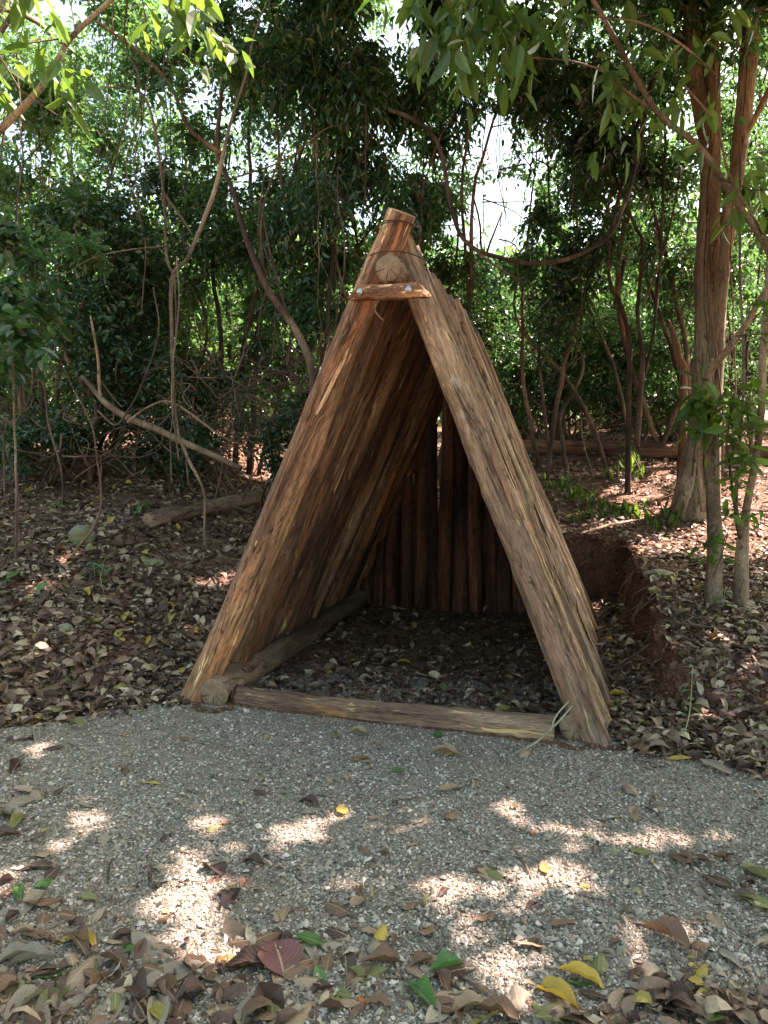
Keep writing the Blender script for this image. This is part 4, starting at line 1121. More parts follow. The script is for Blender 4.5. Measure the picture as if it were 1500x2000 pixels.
# ------------------------------------------------------------------ unseen overhead canopy, added and shaped to cast the dappled shade
canopy_defs = [('unseen_shade_tree', 'unseen tree added beyond the right edge, its crown shaped to shade the clearing', (6.3, 5.2), 19000, (4.3, 7.5), 0),
               ('unseen_shade_tree', 'unseen tree added beyond the left edge, its crown shaped to shade the leaf litter', (-5.5, 9.5), 9000, (6.0, 8.5), 1)]
for (nm, lb, (bx, by), n, (h0, h1), which) in canopy_defs:
    b = np.array([bx, by, float(gz(bx, by))])
    root = empty(nm, b, lb, 'tree')
    mb = MB()
    V, Q, T = tube([b + [0, 0, -.2], b + [.1, 0, 2.5], b + [0, .1, 5], b + [0, 0, 8]], [.22, .17, .14, .07], 14, 40, wob=.1); mb.add(V, Q, T)
    for k in range(9):
        a = k * .7; e = b + [3.2 * math.cos(a), 3.2 * math.sin(a), rng.uniform(6, 8)]
        V, Q, T = tube([b + [0, 0, rng.uniform(3.8, 6)], lerp(b + [0, 0, 5.5], e, .5) + [0, 0, .3], e], [.07, .045, .015], 7, 18, jit=.05, seed=k); mb.add(V, Q, T)
    mb.build('trunk', M['trunk'], root, b)
    # shade targets on the ground
    if which == 0: tx, ty = rng.uniform(-2.2, 6.0, n), rng.uniform(.2, 7.0, n)
    else: tx, ty = rng.uniform(-6.5, .2, n), rng.uniform(3.2, 8.4, n)
    h = np.maximum(rng.uniform(h0, h1, n), (1.5 + .66 * ty) / .775 + rng.uniform(0, 1.2, n))
    tt = h / SUN[2]
    c = np.stack([tx + SUN[0] * tt, ty + SUN[1] * tt, h], -1)
    V, Q = sprigs(c, rng.normal(size=(n, 3)) * [1, 1, .4], 6, .07, .17, .5, .3, up=1.2, filt=lambda p: sun_filter(p) & sky_filter(rng)(p))  # leaves left out wherever a sun patch is wanted on the ground
    m2 = MB(); m2.add(V, Q); m2.build('crown', M['leaf_mid'], root, b, smooth=False)
print('foliage done')

# ------------------------------------------------------------------ leaf litter
def litter_leaves(x, y, L, ratio=.48, lay=.28, zoff=0.0, hi=False):
    n = len(x)
    a = rng.random(n) * 2 * math.pi
    h = gz(x, y)
    e = .03
    nx_ = -(gz(x + e, y) - gz(x - e, y)) / (2 * e); ny_ = -(gz(x, y + e) - gz(x, y - e)) / (2 * e)
    N_ = norm(np.stack([nx_, ny_, np.ones(n)], -1)) + rng.normal(size=(n, 3)) * lay
    N_ = norm(N_)
    d = np.stack([np.cos(a), np.sin(a), np.zeros(n)], -1); d = norm(d - N_ * (d * N_).sum(1, keepdims=True))
    side = np.cross(N_, d)
    W = L * ratio * (.5 + .95 * rng.random(n))
    curl = rng.normal(size=n) * .16 * L; fold = (rng.random(n) * .5 - .12) * W; tw = rng.normal(size=n) * .25 * W
    st = [(0, 0), (.3, .46), (.68, .40), (1, 0)]
    P0 = np.stack([x, y, h + .008 + zoff + rng.random(n) * .018 + np.abs(curl) * .35], -1)
    def pt(t, s, lift): 
        return P0 + d * ((t - .5) * L)[:, None] + side * (s * W)[:, None] + N_ * (lift + curl * (1 - (2 * t - 1) ** 2) * -1)[:, None]
    o = np.ones(n)
    if hi:
        ts = [(.12, .27), (.36, .48), (.64, .43), (.87, .2)]
        V = [pt(o * 0, o * 0, 0 * o), pt(o * 1, o * 0, 0 * o)]
        for i_, (t_, w_) in enumerate(ts):
            j_ = rng.normal(size=n) * .05
            V += [pt(o * t_, o * 0, 0 * o), pt(o * t_, o * w_ + j_, fold * w_ * 2 + tw * (.5 - i_ * .33)), pt(o * t_, o * -w_ + j_, fold * w_ * 2 - tw * (.5 - i_ * .33) * .8)]
        V = np.stack(V, 1)
        Q = []
        for i_ in range(3):
            m0, l0, r0 = 2 + i_ * 3, 3 + i_ * 3, 4 + i_ * 3
            Q += [[m0, l0, l0 + 3, m0 + 3], [r0, m0, m0 + 3, r0 + 3]]
        Q = np.array(Q); T = np.array([[0, 3, 2], [0, 2, 4], [1, 11, 12], [1, 13, 11]])
        k = np.arange(n)[:, None, None] * 14
        return V.reshape(-1, 3), (k + Q).reshape(-1, 4), (k + T).reshape(-1, 3)
    V = [pt(o * 0, o * 0, 0 * o), pt(o * .33, o * 0, 0 * o), pt(o * .68, o * 0, 0 * o), pt(o * 1, o * 0, 0 * o),
         pt(o * .30, o * .48, fold + tw * .5), pt(o * .70, o * .40, fold - tw * .5), pt(o * .30, o * -.48, fold - tw * .5), pt(o * .70, o * -.40, fold + tw * .5)]
    V = np.stack(V, 1)
    Q = np.array([[4, 5, 2, 1], [1, 2, 7, 6]]); T = np.array([[0, 4, 1], [5, 3, 2], [0, 1, 6], [7, 2, 3]])
    k = np.arange(n)[:, None, None] * 8
    return V.reshape(-1, 3), (k + Q).reshape(-1, 4), (k + T).reshape(-1, 3)

def in_pit(x, y):
    s = (x - L0[0]) * AX[0] + (y - L0[1]) * AX[1]; t = (x - L0[0]) * RV[0] + (y - L0[1]) * RV[1]
    return (s > -.05) & (s < SLEN + .1) & (t > -.05) & (t < 2.62)
def litter(name, n, ylo, yhi, Llo, Lhi, mat, dens, label, ratio=.48, power=1.0, hi=False):
    y = ylo / (1 - rng.random(n * 3) * (1 - ylo / yhi)) if power else rng.uniform(ylo, yhi, n * 3)
    x = (rng.random(n * 3) * 2 - 1) * (.68 * y + .6)
    k = rng.random(n * 3) < dens(x, y)
    x, y = x[k][:n], y[k][:n]
    L = Llo + (Lhi - Llo) * rng.random(len(x)) ** 1.6
    V, Q, T = litter_leaves(x, y, L, ratio, hi=hi)
    o = add_mesh(name, V, [Q, T], mat, smooth=False)
    return tag(o, label, kind='stuff')
def steep(x, y):
    e = .05
    g = np.hypot(gz(x + e, y) - gz(x - e, y), gz(x, y + e) - gz(x, y - e)) / (2 * e)
    return 1 - sstep(.7, 1.2, g)
def dens_hill(x, y):
    ga = gravel_amount(x, y)
    base = (1 - ga) ** 1.5 * (.55 + .45 * sstep(-.5, .2, vnoise(x * 1.2, y * 1.2, 5, 2)))
    nearf = sstep(3.0, 2.4, y) * sstep(-2.4, -1.2, x - .0 * y)
    base = base * (1 - .93 * nearf) + .05 * nearf * sstep(.0, .4, vnoise(x * 2.3, y * 2.3, 9, 2)) * sstep(2.9, 2.0, y)
    base = np.where(in_pit(x, y), .12, base) * steep(x, y)
    return np.clip(base, 0, 1)
litter('leaf_litter', 46000, 1.6, 14.0, .032, .125, M['litter'], dens_hill, 'thick layer of dry tan and brown leaves covering the forest floor', hi=True)
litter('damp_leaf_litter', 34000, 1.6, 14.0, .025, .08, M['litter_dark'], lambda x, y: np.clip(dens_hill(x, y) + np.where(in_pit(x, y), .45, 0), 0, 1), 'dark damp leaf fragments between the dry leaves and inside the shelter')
litter('leaf_scraps', 1500, 1.6, 6.0, .012, .035, M['litter'], lambda x, y: gravel_amount(x, y) * np.where(in_pit(x, y), 1, .5), 'small leaf scraps scattered over the gravel')

# --- single fallen leaves, detailed
def leaf_detail(L, W, curl=.1, fold=.15, wave=.05, seed=0, tip=1.0, stalk=.2):
    ns, nc = 14, 7
    t = np.linspace(0, 1, ns)[:, None]; s = np.linspace(-1, 1, nc)[None]
    w = W * .5 * np.sin(np.pi * t ** .85) ** .8 * (1 - .25 * t ** 3)
    w = np.maximum(w, .0015)
    x = s * w * (1 - .12 * abs(fold) * 2)
    z = fold * W * s ** 2 * np.sin(np.pi * t) + curl * L * (-(2 * t - 1) ** 2 + 1) + wave * L * vnoise(t * 5 + seed, s * 1.5 + seed, 0, 2) * abs(s) ** 1.5
    z = z + .02 * L * s * np.sin(t * 6 + seed)
    V = np.stack([x + 0 * z, (t - .5) * L + 0 * z, z], -1).reshape(-1, 3)
    uv = np.stack([np.broadcast_to(s, z.shape), np.broadcast_to(t, z.shape)], -1).reshape(-1, 2)
    Q = grid_faces(ns, nc)
    # stalk
    sp = np.array([[0, -L / 2 - stalk * L, -.004], [0.004, -L / 2 - stalk * L * .5, .004], [0, -L / 2, V[3, 2]]])
    SV, SQ, ST = tube(sp, [.0012, .001, .001], 4, 6, cap=False)
    uv = np.vstack([uv, np.zeros((len(SV), 2))])
    return np.vstack([V, SV]), np.vstack([Q, SQ + len(V)]), uv

variants = {}
def leaf_mesh(key, mat, **kw):
    V, Q, uv = leaf_detail(**kw)
    o = add_mesh('fallen_leaf', V, Q, mat, uv=uv)
    me = o.data; COL.objects.unlink(o); bpy.data.objects.remove(o)
    return me
kinds = [('tan', 'l_tan'), ('brown', 'l_brown'), ('dark', 'l_dark'), ('grey', 'l_grey'), ('yellow', 'l_yellow'), ('green', 'l_green'), ('olive', 'l_olive'), ('maroon', 'l_maroon'), ('orange', 'l_orange')]
for k, m in kinds:
    variants[k] = [leaf_mesh(k, M[m], L=1.0, W=.40 + .06 * j, curl=[.02, .08, -.02, .11][j], fold=[.12, .5, .05, -.3][j], wave=[.04, .12, .06, .14][j], seed=j * 3 + len(k)) for j in range(4)]
variants['maroon_wide'] = [leaf_mesh('m', M['l_maroon'], L=1, W=.9, curl=.06, fold=.15, wave=.1, seed=4)]
variants['brown_wide'] = [leaf_mesh('m', M['l_brown'], L=1, W=.8, curl=.08, fold=.2, wave=.12, seed=6)]
def place_leaf(me, x, y, size, yaw, tilt=(0, 0), parent=None, name='fallen_leaf', dz=0.0, flip=False):
    o = bpy.data.objects.new(name, me); COL.objects.link(o)
    e = .05
    n = Vector((-(float(gz(x + e, y)) - float(gz(x - e, y))) / (2 * e), -(float(gz(x, y + e)) - float(gz(x, y - e))) / (2 * e), 1)).normalized()
    q = Vector((0, 0, 1)).rotation_difference(n) @ Quaternion((0, 0, 1), yaw) @ Quaternion((1, 0, 0), tilt[0] + (math.pi if flip else 0)) @ Quaternion((0, 1, 0), tilt[1])
    o.rotation_mode = 'QUATERNION'; o.rotation_quaternion = q
    o.location = (x, y, float(gz(x, y)) + .012 + dz + (.12 * size if flip else 0)); o.scale = (size,) * 3
    if parent: o.parent = parent
    return o
# distinctive ones: (u, v, kind, variant, length m, yaw deg in plan, label)
DL = [(605, 1848, 'green', 0, .125, 75, 'fresh bright green leaf lying on dry leaves, bottom centre'),
      (545, 1885, 'maroon_wide', 0, .16, 20, 'wide dusty maroon leaf just left of the bright green leaf, bottom centre'),
      (668, 1588, 'yellow', 2, .10, 8, 'yellow-green leaf pointing at the camera in the middle of the gravel'),
      (140, 1335, 'green', 2, .14, 80, 'flat dull green leaf on the brown litter left of the shelter foot'),
      (1475, 1775, 'olive', 0, .16, 40, 'long pale green leaf at the right edge of the gravel'),
      (882, 1548, 'tan', 0, .13, -70, 'long beige leaf lying alone on gravel below the threshold log'),
      (870, 1480, 'tan', 1, .15, 80, 'curled beige leaf near the front of the threshold log'),
      (1395, 1505, 'grey', 0, .2, 20, 'long pale grey leaf on the litter at the right edge of the gravel'),
      (1205, 1365, 'yellow', 1, .13, 60, 'yellow leaf beside the foot of the right front pole'),
      (1185, 1285, 'yellow', 0, .12, 20, 'yellow-green leaf in the trench against the right slope of poles'),
      (1190, 1250, 'yellow', 3, .09, -30, 'small yellow leaf in the trench just above the larger yellow-green one'),
      (1390, 1440, 'maroon_wide', 0, .17, -20, 'big crumpled maroon leaf on the litter at the right'),
      (1405, 1370, 'maroon_wide', 0, .14, 50, 'smaller maroon leaf just above the big crumpled one at the right'),
      (745, 1835, 'yellow', 3, .085, -10, 'curled mustard yellow leaf right of the bright green leaf'),
      (1135, 1925, 'yellow', 1, .13, 65, 'brownish yellow curled leaf near the bottom right'),
      (1170, 1895, 'olive', 3, .09, -20, 'yellow-green crumpled leaf standing on a sun patch near the bottom right'),
      (1063, 1705, 'orange', 2, .075, 0, 'small orange-yellow leaf on the large sun patch'),
      (775, 1512, 'green', 0, .08, 85, 'small green leaf on the gravel below the threshold log'),
      (1252, 1673, 'olive', 2, .09, 60, 'pale green leaf at the edge of a sun patch on the right'),
      (1300, 1845, 'brown', 1, .16, 40, 'large curled brown leaf on the lower right gravel'),
      (1400, 1730, 'dark', 2, .12, 30, 'dark red-brown leaf on the right side of the gravel'),
      (790, 1300, 'yellow', 1, .11, 70, 'curled yellow leaf inside the shelter on the floor'),
      (862, 1352, 'olive', 1, .12, 20, 'olive leaf propped against the inside of the threshold log'),
      (1482, 1222, 'green', 0, .1, -30, 'round green leaf on the bank at the right edge'),
      (655, 1785, 'brown', 3, .1, 60, 'dark curled leaf above the bright green one'),
      (170, 1765, 'olive', 0, .09, 70, 'olive leaf on the gravel at the lower left'),
      (105, 1775, 'tan', 2, .08, 30, 'small tan leaf left of the olive one at the lower left'),
      (85, 1735, 'green', 3, .08, -20, 'yellow-green curled leaf on gravel near the left edge'),
      (345, 1910, 'grey', 2, .19, -60, 'long greyish leaf on the dry leaf drift at the bottom left'),
      (1230, 1548, 'tan', 3, .11, 10, 'upright folded tan leaf on the gravel at the right'),
      (1240, 1600, 'tan', 1, .1, -15, 'light brown leaf standing below the folded tan one'),
      (700, 1770, 'tan', 0, .1, -30, 'narrow tan leaf upper right of the bright green one'),
      (1355, 1928, 'yellow', 2, .06, 60, 'tiny pale yellow leaf at the bottom right'),
      (60, 1335, 'tan', 0, .2, 60, 'large flat tan leaf on the litter at the left edge'),
      (75, 1405, 'tan', 2, .15, 70, 'long beige leaf where gravel begins at the left'),
      (150, 1425, 'olive', 1, .12, 70, 'light green torn leaf where the gravel begins at the left'),
      (160, 1290, 'yellow', 2, .1, 60, 'green and yellow leaf on the litter left of the shelter foot'),
      (45, 1550, 'tan', 0, .12, 65, 'beige leaf on the gravel near the left edge'),
      (855, 1440, 'green', 2, .1, 5, 'small green leaf leaning on the front of the threshold log'),
      (655, 1445, 'olive', 1, .08, 5, 'yellow-green leaf standing before the threshold log'),
      (700, 1438, 'tan', 1, .11, 75, 'beige curled leaf before the threshold log')]
for i, (u, v, kd, va, size, yaw, lb) in enumerate(DL):
    g = G(u, v)
    me = variants[kd][va % len(variants[kd])]
    o = place_leaf(me, g[0], g[1], size, rad(yaw), (rng.normal() * .1, rng.normal() * .1), dz=.008)
    tag(o, lb, 'leaf', 'single fallen leaves')
# ordinary dry leaves: pieces of the gravel path (those large enough to pick out)
wts = ['tan'] * 10 + ['brown'] * 8 + ['grey'] * 7 + ['dark'] * 5 + ['olive'] * 2 + ['yellow'] * 1 + ['orange'] + ['green']
cnt = 0
while cnt < 290:
    v = 1400 + 600 * rng.random() ** .75; u = rng.random() * 1560 - 30
    g = G(u, v)
    ga = float(gravel_amount(g[0], g[1]))
    drift = (v > 1840 - 0 * u and u < 950 and v > 1880 - .12 * (900 - u)) or u < 130 or v > 1940
    if rng.random() > (.62 if drift else .16 + .5 * (1 - ga)): continue
    kd = wts[rng.integers(len(wts))]
    size = rng.uniform(.06, .15) if drift else rng.uniform(.04, .11)
    if kd in ('orange',): size *= .35
    place_leaf(variants[kd][rng.integers(4)], g[0], g[1], size, rng.random() * 6.28, (rng.normal() * .12, rng.normal() * .14), flip=rng.random() < .15)
    o = COL.objects[-1]
    o.parent = gravel; cnt += 1

# --- sticks and twigs
def stick(label, pts_uv, w, mat='twig', name='fallen_twig', lift=.02, jit=.01, group=None):
    P3 = [G(u, v) + np.array([0, 0, lift if 0 < i < len(pts_uv) - 1 else .006]) for i, (u, v) in enumerate(pts_uv)]
    r = w / 2
    V, Q, T = tube(P3, np.linspace(r, r * .6, len(P3)), 7, len(P3) * 6, wob=.15, jit=jit, seed=len(label)); mb = MB(); mb.add(V, Q, T)
    return tag(mb.build(name, M[mat], None), label, 'stick' if 'root' not in name else 'root', group)
stick('thin brown twig lying on the large sun patch', [(1008, 1665), (1025, 1700), (1040, 1732)], .010)
stick('fine dark twig at the upper part of the right gravel', [(1245, 1572), (1280, 1592), (1300, 1612)], .009)
stick('long stick reaching from the trench up to the bank at right', [(1200, 1310), (1270, 1270), (1330, 1235), (1380, 1190)], .022, lift=.05)
stick('long horizontal stick lying along the top of the right bank', [(1240, 1252), (1320, 1232), (1400, 1238), (1500, 1245)], .018, lift=.04)
stick('pale branch on the ground beyond the trench, right of the shelter', [(1130, 1045), (1200, 1030), (1290, 1008)], .045, 'root', lift=.04)
stick('thin stick lying over the pale branch right of the shelter', [(1110, 1015), (1220, 1015), (1330, 1005)], .018, lift=.05)
stick('bowed stick high on the litter slope at the right', [(1040, 868), (1090, 858), (1130, 862)], .03, 'root')
stick('dark stick running down the litter left of the shelter', [(210, 1190), (280, 1200), (350, 1218)], .018)
stick('thick brown stick in the litter left of the shelter, half way up', [(320, 1120), (380, 1100), (430, 1080)], .03, 'root')
stick('pale thin stick at the left edge of the litter', [(30, 1102), (60, 1092), (95, 1072)], .014, 'pale_branch')
stick('dark stick at the left edge crossing the sun patch', [(0, 1165), (60, 1158), (110, 1152), (140, 1165), (180, 1195)], .016)
stick('short dark twig on the left gravel', [(212, 1730), (216, 1700), (222, 1680)], .008)
stick('thin twig near the left gravel edge below the litter', [(120, 1445), (150, 1465), (165, 1480)], .007)
stick('dark bent twig on the gravel at the left', [(330, 1492), (375, 1495)], .008)
stick('branching stick at the right edge below the maroon leaf', [(1470, 1480), (1478, 1440), (1492, 1405)], .022)
stick('thin stick on the bottom leaf drift', [(410, 1915), (430, 1950), (455, 1985)], .006)
stick('pale root looping out of the small dug face left of the shelter', [(345, 1240), (360, 1205), (378, 1185), (385, 1165)], .016, 'root', name='root', lift=.05)
stick('thin arching root on the rim behind the trench', [(1120, 1165), (1130, 1125), (1160, 1090)], .008, 'root', name='root', lift=.1)
for k in range(260):
    side = rng.random() < .5
    u = rng.uniform(0, 430) if side else rng.uniform(1120, 1500); v = rng.uniform(930, 1400) if side else rng.uniform(880, 1400)
    a = rng.uniform(-.5, .5); l = rng.uniform(20, 120) * (1 if k < 60 else .6)
    if k == 0: tw = MB()
    pts = [G(u, v) + [0, 0, .02], G(u + l * .5 * math.cos(a), v + l * .5 * math.sin(a) * .5) + [0, 0, .035], G(u + l * math.cos(a), v + l * math.sin(a) * .5) + [0, 0, .02]]
    if np.linalg.norm(pts[0] - pts[2]) > 1.2: continue
    V, Q, T = tube(pts, [.006 * rng.uniform(.4, 1), .004, .002], 5, 12, jit=.01, seed=k); tw.add(V, Q, T)
for k in range(90):
    u = rng.uniform(0, 1500); v = rng.uniform(1430, 2000); a = rng.uniform(0, 6.28); l = rng.uniform(.03, .14)
    g = G(u, v); e = g + np.array([math.cos(a) * l, math.sin(a) * l, 0]); m_ = (g + e) / 2 + rng.normal(size=3) * .008
    for q in (g, e, m_): q[2] = float(gz(q[0], q[1])) + .012
    V, Q, T = tube([g, m_, e], [.0028, .0024, .0014], 5, 8); tw.add(V, Q, T)
tag(tw.build('twig_litter', M['twig'], None), 'fine twigs scattered over the leaves and gravel', kind='stuff')

# --- fallen logs
def log(label, p0, p1, r0, r1, mat, seed, name='fallen_log', **kw):
    root = empty(name, p0, label, 'log')
    o = make_pole('wood', p0, p1, r0, r1, M[mat], root, seed, origin=np.asarray(p0), **kw)
    cut_end(o, r0, seed)
    return root
a = P(985, 850, 10.9); b = P(1560, 850, 10.5)
a[2] = float(gz(a[0], a[1])) + .06; b[2] = float(gz(b[0], b[1])) + .10
log('long fibrous rotting log lying across the slope behind the trees at right', a, b, .13, .15, 'old_log', 201, peel=.25, segs=120, sides=36)
a = G(290, 1030) + [0, 0, .05]; b = G(560, 975) + [0, 0, .08]
log('weathered log half sunk in leaf litter left of the shelter', a, b, .085, .1, 'log', 202, segs=50)
a = P(560, 860, 8.3); b = P(640, 840, 8.4)
# --- rocks
def rock(label, u, v, size, seed, flat_=.7):
    g = G(u, v)
    n = 14
    th = np.linspace(0, 2 * math.pi, 20, endpoint=False); ph = np.linspace(-math.pi / 2, math.pi / 2, n)
    PH, TH = np.meshgrid(ph, th, indexing='ij')
    dirs = np.stack([np.cos(PH) * np.cos(TH), np.cos(PH) * np.sin(TH), np.sin(PH)], -1)
    r = 1 + .35 * vnoise(dirs[..., 0] * 1.6 + seed, dirs[..., 1] * 1.6, dirs[..., 2] * 1.6, 3)
    r = np.minimum(r, 1.08)
    V = dirs * r[..., None] * size * np.array([1, .8, flat_])
    i = np.arange(n - 1)[:, None] * 20; j = np.arange(20)[None]; jn = (j + 1) % 20
    Q = np.stack([i + j, i + jn, i + 20 + jn, i + 20 + j], -1).reshape(-1, 4)
    o = add_mesh('rock', V.reshape(-1, 3), Q, M['rock'], smooth=False)
    o.location = g + [0, 0, size * flat_ * .45]
    return tag(o, label, 'rock')
rock('mossy yellow-green rock sitting in the litter at the left', 160, 1060, .115, 3, .9)
rock('small flat grey stone in the litter right of the mossy rock', 300, 1103, .085, 5, .4)
rock('flat grey stone on top of the right bank', 1288, 1128, .14, 8, .35)
rock('small rounded reddish stone on the slope above the gravel at left', 128, 1232, .05, 9, .7)
rock('pale stone resting on the gravel, lower left', 228, 1710, .018, 12, .6)
rock('grey stone on the gravel right of the sun patch', 1195, 1668, .03, 14, .6)
nn = 5200
s_ = rng.uniform(.1, SLEN + .6, nn); t_ = 2.9 + rng.normal(size=nn) * .05
bk = rng.random(nn) < .3
s_ = np.where(bk, SLEN + .55 + rng.normal(size=nn) * .05, s_); t_ = np.where(bk, rng.uniform(2.0, 2.95, nn), t_)
ex = rng.random(nn) < .25                       # crumbs at the bank's front edge
bx_ = L0[0] + AX[0] * s_ + RV[0] * t_; by_ = L0[1] + AX[1] * s_ + RV[1] * t_
bx_ = np.where(ex, rng.uniform(1.6, 2.6, nn), bx_); by_ = np.where(ex, 4.45 - .55 * (bx_ - 1.8) + rng.normal(size=nn) * .13, by_)
bz_ = gz(bx_, by_)
sz_ = .008 + .035 * rng.random(nn) ** 3
B = norm(rng.normal(size=(nn, 8, 3)) * .25 + np.array([[x, y, z] for x in (-1, 1) for y in (-1, 1) for z in (-1, 1)])[None]) * sz_[:, None, None]
B = B + np.stack([bx_, by_, bz_], -1)[:, None]
CF = np.array([[0, 1, 3, 2], [4, 6, 7, 5], [0, 4, 5, 1], [2, 3, 7, 6], [0, 2, 6, 4], [1, 5, 7, 3]])
clods = add_mesh('soil_crumbs', B.reshape(-1, 3), (np.arange(nn)[:, None, None] * 8 + CF).reshape(-1, 4), M['soil'], smooth=False)
nn = 900
q_ = rng.random(nn); L_ = L0 + RV * .3; R_ = R0 - RV * .28
bx_ = L_[0] + (R_ - L_)[0] * q_ - AX[0] * (.075 + .03 * rng.random(nn)); by_ = L_[1] + (R_ - L_)[1] * q_ - AX[1] * (.075 + .03 * rng.random(nn))
for (fx, fy) in [tuple(L0 + RV * .03), tuple(R0 - AX * -.04 - RV * .02), tuple(L0 + RV * .24 - AX * .1), tuple(R0 - RV * .2)]:
    k_ = 130; a_ = rng.uniform(0, 6.28, k_)
    bx_ = np.concatenate([bx_, fx + .13 * np.cos(a_) * rng.uniform(.8, 1.2, k_)]); by_ = np.concatenate([by_, fy + .13 * np.sin(a_) * rng.uniform(.8, 1.2, k_)])
nn = len(bx_); sz_ = .006 + .014 * rng.random(nn) ** 2
B = norm(rng.normal(size=(nn, 8, 3)) * .25 + np.array([[x, y, z] for x in (-1, 1) for y in (-1, 1) for z in (-1, 1)])[None]) * sz_[:, None, None]
B = B + np.stack([bx_, by_, gz(bx_, by_) + .008], -1)[:, None]
tag(add_mesh('banked_soil', B.reshape(-1, 3), (np.arange(nn)[:, None, None] * 8 + CF).reshape(-1, 4), M['soil'], smooth=False), 'crumbs of brown soil banked against the threshold log and pole feet', kind='stuff')
tag(clods, 'crumbling red-brown earth along the cut bank', kind='stuff')
mb = MB()
for k in range(46):
    q = rng.uniform(.2, SLEN + .4)
    t0 = 2.95 + rng.uniform(0, .1)
    a = np.array([*(L0 + AX * q + RV * t0), 0]); a[2] = float(gz(a[0], a[1])) + .01
    b_ = a + np.array([-.06 * rng.random() - .06, rng.normal() * .08, -.1 - .2 * rng.random()])
    c_ = b_ + np.array([rng.normal() * .04, rng.normal() * .08, -.1 * rng.random()])
    V, Q, T = tube([a, b_, c_], [.005, .0035, .0015], 5, 12, jit=.012, seed=k); mb.add(V, Q, T)
tag(mb.build('hanging_rootlets', M['root'], None), 'fine roots hanging out of the cut bank', kind='stuff')
# loose pale frond over the right base log end
pts = [G(1005, 1475) + [0, 0, .01], G(1050, 1462) + [0, 0, .04], P(1090, 1410, 3.72), P(1118, 1378, 3.78)]
V, Q, T = tube(pts, [.003, .006, .006, .003], 6, 24); mb = MB(); mb.add(V, Q, T)
pts = [P(1075, 1432, 3.7), P(1085, 1400, 3.72), P(1110, 1370, 3.78)]
V, Q, T = tube(pts, [.002, .005, .003], 6, 16); mb.add(V, Q, T)
tag(mb.build('dry_stalk', M['frond'], None), 'pale green dry stalk bent over the threshold log beside the right base log', 'plant')
# mushrooms
for i, (u, v) in enumerate([(118, 1140), (126, 1135), (134, 1138), (134, 1130)]):
    g = G(u, v); prof = [(.004, 0), (.004, .022), (.017, .022), (.016, .028), (.009, .034), (0.0005, .035)]
    V = [[r * math.cos(a), r * math.sin(a), z] for (r, z) in prof for a in np.linspace(0, 6.283, 12, endpoint=False)]
    Q = [[k * 12 + j, k * 12 + (j + 1) % 12, (k + 1) * 12 + (j + 1) % 12, (k + 1) * 12 + j] for k in range(5) for j in range(12)]
    o = add_mesh('mushroom', V, Q, M['mushroom']); o.location = g + [0, 0, .03]
    tag(o, ['leftmost tiny cream mushroom of the cluster on the litter at left', 'middle tiny cream mushroom, nearest the stick at left', 'rightmost lower tiny cream mushroom of the cluster', 'rightmost upper tiny cream mushroom of the cluster'][i], 'mushroom', 'cluster of tiny mushrooms')
# --- seedlings
def seedling(label, u, v, h, leaves, size, mat='leaf_near', name='seedling', droop=.3, ratio=.5, lean=0.0):
    g = G(u, v); root = empty(name, g, label, 'plant')
    top = g + np.array([lean, 0, h])
    V, Q, T = tube([g - [0, 0, .02], lerp(g, top, .5) + rng.normal(size=3) * h * .05, top], [.004, .0035, .0015], 5, 14); mb = MB(); mb.add(V, Q, T); mb.build('stem', M['frond'], root, g)
    t = np.linspace(.35, 1, leaves)
    p = g + (top - g) * t[:, None]
    a = np.arange(leaves) * 2.4 + rng.random() * 6
    d = np.stack([np.cos(a), np.sin(a) * .8 - .2, -droop + rng.normal(size=leaves) * .15], -1)
    sz = size * (.7 + .5 * rng.random(leaves))
    for i in range(leaves):
        # detailed leaf surface
        Vl, Ql, uv = leaf_detail(sz[i], sz[i] * ratio, curl=.1, fold=.2, wave=.03, seed=i, stalk=.05)
        dd = norm(d[i]); nn = norm(np.array([0, -.35, 1.0]) - dd * np.dot([0, -.35, 1.0], dd)); ss = np.cross(dd, nn)
        Vw = p[i] + ss * Vl[:, :1] + dd * (Vl[:, 1:2] + sz[i] / 2) + nn * Vl[:, 2:]
        add_mesh('leaf', Vw - g, Ql, M[mat], root, uv=uv)
    return root
M['green_leaf'] = M['l_green']
seedling('seedling with two broad bright leaves floating above the litter, left of the shelter', 272, 1010, .16, 3, .13, 'l_green', droop=.9, ratio=.6)
seedling('low fern-like green seedling on the litter at the left', 108, 1000, .08, 5, .13, 'l_green', droop=-.1, ratio=.3)
seedling('seedling with one broad leaf by the crossing stick at the left edge', 95, 1165, .10, 2, .12, 'l_green', droop=.8, ratio=.7)
seedling('dark leafy seedling below the mossy rock at the left', 185, 1130, .13, 7, .09, 'leaf_dark', droop=.3, ratio=.5)
seedling('upright narrow green shoot right of the dark seedling', 205, 1160, .24, 4, .1, 'l_green', droop=-.5, ratio=.3)
seedling('tall thin weed standing in front of the right bank', 1330, 1450, .42, 7, .045, 'l_green', droop=.2, ratio=.5, lean=.05)
seedling('small young plant with sparse leaves on the slope right of the shelter', 1160, 930, .85, 7, .1, 'l_olive', droop=.2, lean=-.2)
seedling('leafy sprout beside the foot of the slender sapling', 1415, 1200, .2, 4, .09, 'l_green', droop=.3)
seedling('green sprout at the left edge of the photo on the litter', 12, 1145, .05, 3, .13, 'l_green', droop=.1)
seedling('seedling at the foot of the twin-stemmed tree', 1235, 905, .5, 8, .16, 'l_green', droop=1.2, ratio=.35)
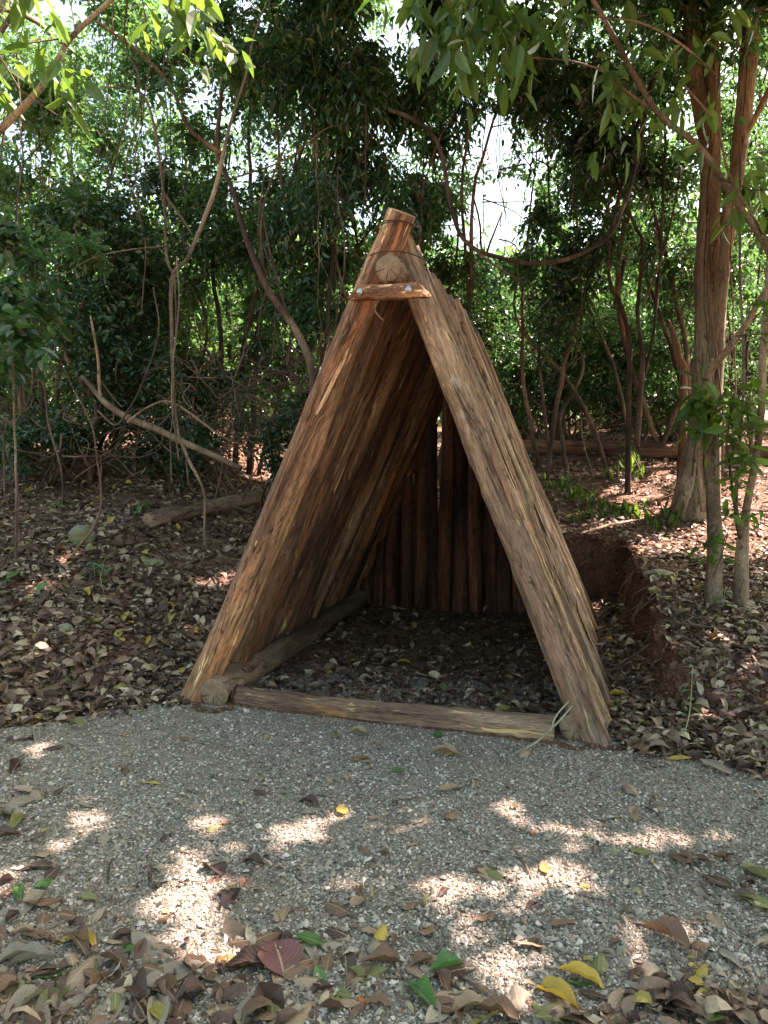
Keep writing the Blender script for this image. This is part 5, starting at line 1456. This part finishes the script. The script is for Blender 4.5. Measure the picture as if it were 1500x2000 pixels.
# thin bare sapling at left edge
branchy_tree('sapling', 'very thin bare sapling rising at the left edge of the litter', 'sapling',
    [[(30, 1040, 6.0, 7), (31, 900, 6.0, 6), (27, 780, 6.0, 6), (25, 660, 6.0, 5), (40, 580, 6.0, 4)]], M['stem'])
branchy_tree('sapling', 'thin grey sapling in the undergrowth right of the leaning branch', 'sapling',
    [[(120, 920, 7.4, 6), (95, 830, 7.5, 6), (88, 760, 7.6, 6), (60, 700, 7.6, 5), (20, 640, 7.6, 4)]], M['stem_dark'])
# --- cut leafy branches drooping on the ground right of the shelter
def wilted(label, curve, nl, size, d0):
    P3 = [G(u, v) + [0, 0, h] for (u, v, h) in curve]
    root = empty('cut_branch', P3[0], label, 'branch')
    V, Q, T = tube(P3, np.linspace(.012, .005, len(P3)), 7, 24, jit=.015); mb = MB(); mb.add(V, Q, T); mb.build('stem', M['stem_dark'], root, P3[0])
    c = catmull(np.array(P3), nl); c = c + rng.normal(size=c.shape) * .05
    d = rng.normal(size=(nl, 3)) * [.35, .35, .2] + [0, 0, -1.0]
    c[:, 2] = np.maximum(c[:, 2], gz(c[:, 0], c[:, 1]) + size * .6)
    L = size * (.7 + .5 * rng.random(nl))
    V, Q = leaves_mesh(c, d, rng.normal(size=(nl, 3)) + [0, -.8, .2], L, L * .3, fold=.35); mb = MB(); mb.add(V, Q)
    mb.build('leaves', M['leaf_near'], root, P3[0], smooth=False)
wilted('wilting cut branch with limp green leaves right behind the shelter slope', [(1075, 980, .28), (1120, 985, .25), (1180, 1000, .12), (1230, 1010, .05)], 60, .15, 0)
wilted('cut branch with limp leaves on the near side of the forked tree', [(1200, 1000, .1), (1250, 1010, .12), (1300, 1035, .14), (1330, 1010, .3)], 36, .15, 0)
wilted('small cut branch drooping above the pink sun patch right of the shelter', [(1200, 950, .2), (1225, 930, .34), (1250, 960, .25)], 26, .15, 0)
wilted('flattened leafy branch lying beside the pale stick', [(1110, 1020, .03), (1170, 1010, .05), (1240, 1015, .04)], 50, .12, 0)

n_tri = 0
for o in scene.objects:
    if o.type == 'MESH': n_tri += sum(len(p.vertices) - 2 for p in o.data.polygons) if len(o.data.polygons) < 2000 else len(o.data.polygons) * 1.7
0 and print('tris ~',[ (o.name,len(o.data.polygons)) for o in sorted([o for o in scene.objects if o.type=='MESH'],key=lambda o:-len(o.data.polygons))[:12]]); print('tris ~', int(n_tri), 'objects', len(scene.objects))
